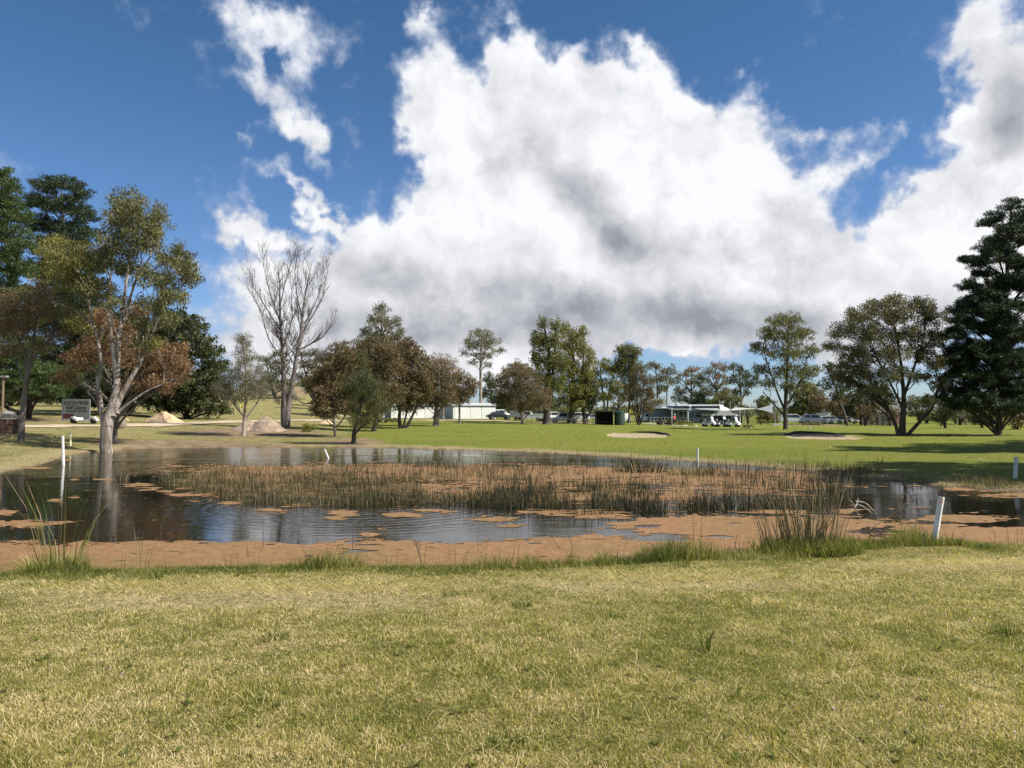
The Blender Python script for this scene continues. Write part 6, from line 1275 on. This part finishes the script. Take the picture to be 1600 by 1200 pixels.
hedge(1043, 1049, 123, 1.0, 'dark rounded shrub between the mower and the person', 9, DKG, 'bush')
hedge(1160, 1174, 112, .32, 'low tussocky mound of grey twigs on the fairway right of the golf carts', 10, GREYG, 'bush')
def marker(px, D, label, m=YEL):
    g = on(px, D); b = MB(); b.box(-.12, .12, -.12, .12, 0, .22); b.box(-.03, .03, -.03, .03, -.1, 0); o = b.build('tee_marker', m, None); o.location = g; tag(o, label, 'tee marker', 'tee markers')
marker(1173, 110, 'cream tee marker beside the mound of grey twigs', mat('cream_marker', (.75, .68, .4), .6)); marker(1219, 108, 'yellow tee marker left of the straight gum trunk')
marker(1265, 106, 'small white tee marker in the open right of the straight gum trunk', WHITE)
# low rail fence before the clubhouse
def fence(px0, px1, D0, D1, n, h, label, m=STEEL, rails=(1.0,), cat='fence'):
    a = on(px0, D0); c = on(px1, D1); root = empty('fence', a, 0, label, cat); pts = []
    for i in range(n + 1):
        q = a.lerp(c, i / n); z = float(zground(np.array([q.x]), np.array([q.y]))[0]); pts.append(Vector((q.x, q.y, z)) - a)
        b = MB(); b.tube([pts[-1] + Vector((0, 0, -.2)), pts[-1] + Vector((0, 0, h))], [.045, .045], 6); b.build('post', m, root)
    for f in rails:
        b = MB(); b.tube([p + Vector((0, 0, h * f - .04)) for p in pts], [.025] * len(pts), 5); b.build('rail', m, root)
fence(1016, 1049, 130, 140, 6, 1.15, 'grey rail fence in front of the blue clubhouse wall', rails=(.5, 1.0))
fence(1072, 1102, 138, 136, 5, 1.0, 'pale rail fence between the hedge and the golf carts', rails=(.55, 1.0))
fence(822, 935, 117, 120, 13, .95, 'line of short dark timber posts with wire along the edge of the fairway', m=TIMB, rails=(.9,))
# corrugated fence and house on the far right
g = on(1372, 142); root = empty('corrugated_fence', g, 0, 'grey corrugated fence behind the splayed tree trunks', 'fence'); s = 142 / F; b = MB(); n = 90; V = []
for z in (-.2, 16 * s):
    for i in range(n + 1): V.append(((-24 + 48 * i / n) * s * 1.1, .05 * (i % 2), z))
b.add(V + [(x, y + .02, z) for x, y, z in V], [(i, i + 1, n + 2 + i, n + 1 + i) for i in range(n)] + [(2 * n + 2 + i + 1, 2 * n + 2 + i, 3 * n + 3 + i, 3 * n + 4 + i) for i in range(n)]); b.build('sheeting', mat('fence_grey', (.22, .22, .23), .6, var=.2), root)
for k in range(7): b = MB(); x = (-24 + 8 * k) * s * 1.1; b.box(x - .05, x + .05, -.12, -.003, -.2, 17 * s); b.build('post', TIMB, root)
g = on(1368, 165); root = empty('house', g, 0, 'faded brick-red house seen through the branches of the domed tree', 'house'); s = 165 / F
b = MB(); b.box(-22 * s, 40 * s, 0, 7, -.5, 2.4); b.build('wall', BRICK, root)
b = MB(); b.prism([(-23.5 * s, 2.4), (41.5 * s, 2.4), (33 * s, 3.9), (-15 * s, 3.9)], -.4, 7.4); b.build('roof', mat('tin_roof', (.55, .56, .57), .5, var=.2), root)
for x in (-14, 2, 20): b = MB(); b.box(x * s - .6, x * s + .6, -.03, -.003, .9, 2.0); wf = b.build('window', FASC, root); b = MB(); b.box(x * s - .52, x * s + .52, -.05, -.033, .98, 1.92); b.build('pane', GLASS, wf)
g = on(1281, 190); root = empty('house', g, 0, 'tiny white-roofed house above the parked white hatchbacks', 'house'); b = MB(); b.box(-2.5, 2.5, 0, 5, -.3, 2.4); b.build('wall', CLUBD, root)
b = MB(); b.prism([(-2.8, 2.4), (2.8, 2.4), (1.6, 3.6), (-1.6, 3.6)], -.3, 5.3); b.build('roof', FASC, root)
# --- person in red by the terrace
def person(px, D, label):
    g = on(px, D); root = empty('person', g, R(-60), label, 'person'); me = bpy.data.meshes.new('body')
    J = {'pel': (0, 0, .95), 'sp': (.02, 0, 1.15), 'ch': (.06, 0, 1.38), 'nk': (.09, 0, 1.52), 'hd': (.12, 0, 1.62), 'ht': (.13, 0, 1.74), 'ls': (.06, .19, 1.42), 'le': (.10, .25, 1.14), 'lw': (.28, .18, 1.0), 'lh': (.34, .16, .97), 'rs': (.06, -.19, 1.42), 're': (.10, -.25, 1.14), 'rw': (.28, -.16, 1.0), 'rh': (.34, -.14, .97),
         'lhp': (0, .10, .9), 'lk': (.05, .11, .5), 'la': (0, .12, .09), 'lt': (.14, .13, .04), 'rhp': (0, -.10, .9), 'rk': (-.02, -.11, .5), 'ra': (-.10, -.12, .09), 'rt': (.04, -.13, .04)}
    rad = {'pel': .15, 'sp': .135, 'ch': .16, 'nk': .055, 'hd': .085, 'ht': .07, 'ls': .065, 'le': .045, 'lw': .03, 'lh': .035, 'rs': .065, 're': .045, 'rw': .03, 'rh': .035, 'lhp': .10, 'lk': .06, 'la': .04, 'lt': .035, 'rhp': .10, 'rk': .06, 'ra': .04, 'rt': .035}
    ks = list(J); E = [('pel', 'sp'), ('sp', 'ch'), ('ch', 'nk'), ('nk', 'hd'), ('hd', 'ht'), ('ch', 'ls'), ('ls', 'le'), ('le', 'lw'), ('lw', 'lh'), ('ch', 'rs'), ('rs', 're'), ('re', 'rw'), ('rw', 'rh'), ('pel', 'lhp'), ('lhp', 'lk'), ('lk', 'la'), ('la', 'lt'), ('pel', 'rhp'), ('rhp', 'rk'), ('rk', 'ra'), ('ra', 'rt')]
    def skin(nm, keys, grow, m):
        me = bpy.data.meshes.new(nm); kk = [k for k in ks if k in keys]; me.from_pydata([J[k] for k in kk], [(kk.index(a), kk.index(b)) for a, b in E if a in kk and b in kk], []); o = link(nm, me, m, root)
        md = o.modifiers.new('s', 'SKIN'); o.modifiers.new('u', 'SUBSURF').levels = 1
        for i, k in enumerate(kk): me.skin_vertices[0].data[i].radius = (rad[k] + grow,) * 2; me.skin_vertices[0].data[i].use_root = i == 0
        bpy.context.view_layer.update(); me2 = bpy.data.meshes.new_from_object(o.evaluated_get(bpy.context.evaluated_depsgraph_get())); o.modifiers.clear(); o.data = me2; me2.name = nm
        if not me2.materials: me2.materials.append(m)
    skin('body', ks, 0, mat('skin', (.45, .27, .19), .6)); skin('shirt', ['pel', 'sp', 'ch', 'ls', 'le', 'rs', 're'], .022, RED); skin('trousers', ['pel', 'lhp', 'lk', 'la', 'rhp', 'rk', 'ra'], .02, DARK)
    b = MB(); b.tube([(.12, 0, 1.70), (.12, 0, 1.77), (.12, 0, 1.83)], [.13, .125, .07], 12); b.tube([(.12, 0, 1.71), (.12, 0, 1.725)], [.19, .19], 14); b.build('hat', WHITE, root, smooth=False)
person(1053, 122, 'person in a red top, dark trousers and white hat standing left of the olive hedge')

# ------------------------------------------------------------------ plants one can pick out
def tussock(px, py, label, n, h, spread, rad, m, seed, water=False, base=None, fan=.45, name='rush_clump', wmin=.006, wmax=.011, lush=0, hmin=.35):
    """rushes fanning from a crown"""
    w_ = water_pt(px, py); X, Y = w_
    z = max(float(zground(np.array([X]), np.array([Y]))[0]), WZ); g = Vector((X, Y, z)); root = empty(name, g, 0, label, 'rushes'); rg = np.random.default_rng(seed)
    a = rg.random(n) * 6.283; r = np.sqrt(rg.random(n)) * rad; B = np.stack([np.cos(a) * r, np.sin(a) * r * .7, np.full(n, -.05)], 1)
    lean = np.stack([np.cos(a), np.sin(a)], 1) * (r / rad * fan)[:, None] + rg.normal(0, .14, (n, 2)); H = rg.uniform(hmin, 1, n) * h
    blades('stems', B, H, rg.uniform(wmin, wmax, n), lean, rg.random(n), m, root, curl=.42, thin=.85)
    if lush:
        a = rg.random(lush) * 6.283; r = np.sqrt(rg.random(lush)) * rad * 1.7; B = np.stack([np.cos(a) * r, np.sin(a) * r * .7 - .05, np.full(lush, -.03)], 1)
        blades('leaf_base', B, rg.uniform(.12, .34, lush), rg.uniform(.006, .012, lush), rg.normal(0, .55, (lush, 2)), .15 + .85 * rg.random(lush), LUSH, root)
    return root
tussock(96, 900, 'clump of tall green rushes arching over the water at the left near bank', 44, 1.6, 0, .22, RUSH, 1, fan=.5, lush=1300, hmin=.35, wmin=.007, wmax=.013)
tussock(78, 903, 'low pale dead-leaf skirt left of the tall rush clump', 260, .42, 0, .3, GRASS, 2, fan=.8, name='grass_clump')
tussock(1268, 866, 'dense clump of brown-stemmed rushes with a bright green base on the right near bank', 130, 1.45, 0, .42, TANG, 3, fan=.42, lush=3200, hmin=.3, wmin=.010, wmax=.017)
tussock(1235, 868, 'sparser brown rush clump on the left of the dense right-hand one', 60, 1.15, 0, .38, TANG, 4, fan=.5, lush=400, wmin=.009, wmax=.015)
tussock(1000, 738, 'dark leafy clump of flags at the far side of the reed bed', 160, .62, 0, .9, REED, 5, fan=.6, name='flag_clump', wmin=.02, wmax=.035)
tussock(1080, 742, 'straw-coloured fallen clump at the far side of the reed bed', 240, .55, 0, .8, BANKG, 6, fan=.9, name='flag_clump', wmin=.014, wmax=.022)
tussock(1150, 745, 'dark upright rush clump right of the straw-coloured one', 160, .8, 0, 1.2, REED, 7, fan=.25, wmin=.012, wmax=.02)
tussock(1310, 775, 'tall dark rushes at the right end of the reed bed, nearest stand', 80, .85, 0, .6, REED, 8, fan=.25, wmin=.012, wmax=.02)
tussock(1260, 768, 'tall dark rushes at the right end of the reed bed, middle stand', 80, .75, 0, .9, REED, 9, fan=.22, wmin=.012, wmax=.02)
tussock(1200, 760, 'tall dark rushes at the right end of the reed bed, left stand', 70, .68, 0, 1.0, REED, 10, fan=.22, wmin=.012, wmax=.02)
tussock(185, 752, 'little tuft of brown grass alone in the water below the pale gum', 60, .4, 0, .3, TANG, 11, fan=.6, name='grass_clump', wmin=.012, wmax=.018)
tussock(218, 897, 'few tall bare stalks on the near bank right of the left rush clump', 7, .75, 0, .1, TANG, 12, fan=.2, name='stalks', hmin=.6)
tussock(1366, 742, 'pale feathery weed on the far right bank, taller of two', 70, .75, 0, .35, BANKG, 13, fan=.4, name='weed', wmin=.012, wmax=.018)
tussock(1340, 742, 'pale feathery weed on the far right bank, shorter of two', 60, .6, 0, .35, BANKG, 14, fan=.4, name='weed', wmin=.012, wmax=.018)
# leafless weed and debris
def twigs(name, label, px, py, paths, m, r=.006, cat='weed'):
    w_ = water_pt(px, py); g = Vector((w_[0], w_[1], WZ)); b = MB()
    for pth in paths:
        pts = [P(x, y, g.y + dy) - g for (x, y, dy) in pth]; pts, rd = catmull(pts, [r * (1 - .6 * i / (len(pth) - 1)) for i in range(len(pth))], 4); b.tube(pts, rd, 5)
    o = b.build(name, m, None, smooth=True); o.location = g; return tag(o, label, cat)
twigs('dead_weed', 'single dark dead weed with a tufted head in the near duckweed', 660, 888, [[(660, 889, 0), (657, 875, 0), (654, 862, 0), (650, 846, 0)], [(654, 862, 0), (657, 850, .05), (654, 843, .05)], [(653, 858, 0), (648, 850, -.05), (645, 848, -.05)], [(656, 868, 0), (652, 860, .05)], [(652, 852, 0), (655, 845, .03)], [(651, 850, 0), (647, 843, .03)]], BK_DARK, .008)
twigs('dead_weed', 'fallen dark stem lying in the duckweed left of the dead weed', 636, 895, [[(612, 897, -.1), (625, 893, 0), (640, 890, 0), (659, 888, 0)], [(634, 891, 0), (636, 885, 0)]], BK_DARK, .007)
twigs('dead_branch', 'bleached forked branch in the water right of the reeds', 1335, 810, [[(1344, 812, 0), (1338, 797, 0), (1332, 785, 0), (1326, 780, 0)], [(1336, 793, 0), (1340, 785, .2), (1341, 778, .3)], [(1337, 783, .1), (1352, 786, .1), (1362, 795, .1), (1369, 803, .1)], [(1337, 788, 0), (1350, 792, 0), (1364, 803, 0)], [(1330, 798, 0), (1336, 790, 0)]], mat('bleached_wood', (.42, .38, .32), .8, var=.3), .011, 'branch')
twigs('dead_branch', 'thin straight stick slanting over the duckweed right of the reeds', 1360, 826, [[(1360, 826, 0), (1385, 810, 0), (1411, 793, 0)]], TIMB, .008, 'branch')
for i, (px, y0, y1, dx) in enumerate([(411, 856, 800, 0), (551, 860, 812, 0), (1083, 858, 800, 0), (1095, 856, 810, 1), (1430, 852, 805, 1), (388, 872, 848, -3), (875, 858, 818, -26), (896, 858, 820, -14)]):
    lb = ['upright dark stalk at the left end of the sky reflection', 'upright dark stalk left of centre in the duckweed edge', 'taller of two close dark stalks in the right-hand duckweed', 'shorter of two close dark stalks in the right-hand duckweed',
          'lone stalk left of the leaning white stake', 'short dark twig in the duckweed below the sky reflection', 'bent stalk slanting left over the dark pool, longer of two', 'bent stalk slanting left over the dark pool, shorter of two'][i]
    twigs('stalk', lb, px, y0, [[(px, y0, 0), (px + dx * .5, (y0 + y1) / 2, 0), (px + dx, y1, 0)]], BK_DARK, .006, 'stalk')
# tufts in the near turf
for i, (px, py, h, n, lab) in enumerate([(435, 1000, .09, 70, 'dark green grass tuft in the turf left of centre'), (1098, 1018, .20, 16, 'broad-bladed grass seedling standing up right of centre'), (1565, 992, .13, 60, 'dark weed tuft at the right edge of the turf'),
        (708, 930, .07, 60, 'dark low weed in the turf just below the pond edge'), (815, 948, .08, 90, 'bright green tuft at the centre of the turf'), (1062, 885, .18, 60, 'dark blue-green rosette weed in the edge grass'), (790, 1165, .07, 70, 'green weed tuft at the very bottom of the photo'),
        (1430, 1055, .06, 60, 'flat grey-green weed in the right of the turf'), (245, 905, .16, 70, 'dark leafy tuft in the left edge grass'), (960, 965, .06, 50, 'small green tuft in the turf right of centre')]):
    # find where the pixel meets the near ground
    Ds = np.linspace(3, 12, 400); Xs_ = (px - 800) / F * Ds; Zs_ = zground(Xs_, Ds); yy = proj(Xs_, Ds, Zs_)[1]; j = int(np.nonzero(yy <= py)[0][0]) if (yy <= py).any() else 399
    g = Vector((float(Xs_[j]), float(Ds[j]), float(Zs_[j]))); rg = np.random.default_rng(i); a = rg.random(n) * 6.283; r = np.sqrt(rg.random(n)) * (.03 if n < 20 else .09)
    o = blades('grass_tuft', np.stack([np.cos(a) * r, np.sin(a) * r, np.full(n, -.005)], 1), rg.uniform(.5, 1, n) * h, rg.uniform(.005, .009, n) * (1.6 if n < 20 else 1), np.stack([np.cos(a), np.sin(a)], 1) * rg.uniform(.2, 1.3, n)[:, None] * (.5 if n < 20 else 1), .55 + .45 * rg.random(n), LUSH)
    o.location = g; tag(o, lab, 'grass tuft')
for i, (px, py) in enumerate([(90, 1048), (200, 1062), (584, 1034), (1295, 1118), (1504, 1103), (1460, 1116), (1232, 1010), (1572, 1155), (1438, 964)]):
    Ds = np.linspace(3, 12, 400); Xs_ = (px - 800) / F * Ds; Zs_ = zground(Xs_, Ds); yy = proj(Xs_, Ds, Zs_)[1]; j = int(np.nonzero(yy <= py)[0][0])
    g = Vector((float(Xs_[j]), float(Ds[j]), float(Zs_[j]) + .035)); b = MB()
    for k in range(5): a = k * 1.2566 + i; b.add([(0, 0, 0), (math.cos(a - .3) * .006, math.sin(a - .3) * .006, .002), (math.cos(a) * .011, math.sin(a) * .011, .003), (math.cos(a + .3) * .006, math.sin(a + .3) * .006, .002)], [(0, 1, 2, 3)])
    b.tube([(0, 0, -.03), (0, 0, 0)], [.001, .001], 4); o = b.build('flower', mat('petal', (.75, .68, .78), .6)); o.location = g; tag(o, 'tiny pale mauve flower in the foreground turf', 'flower', 'tiny pale flowers in the turf')
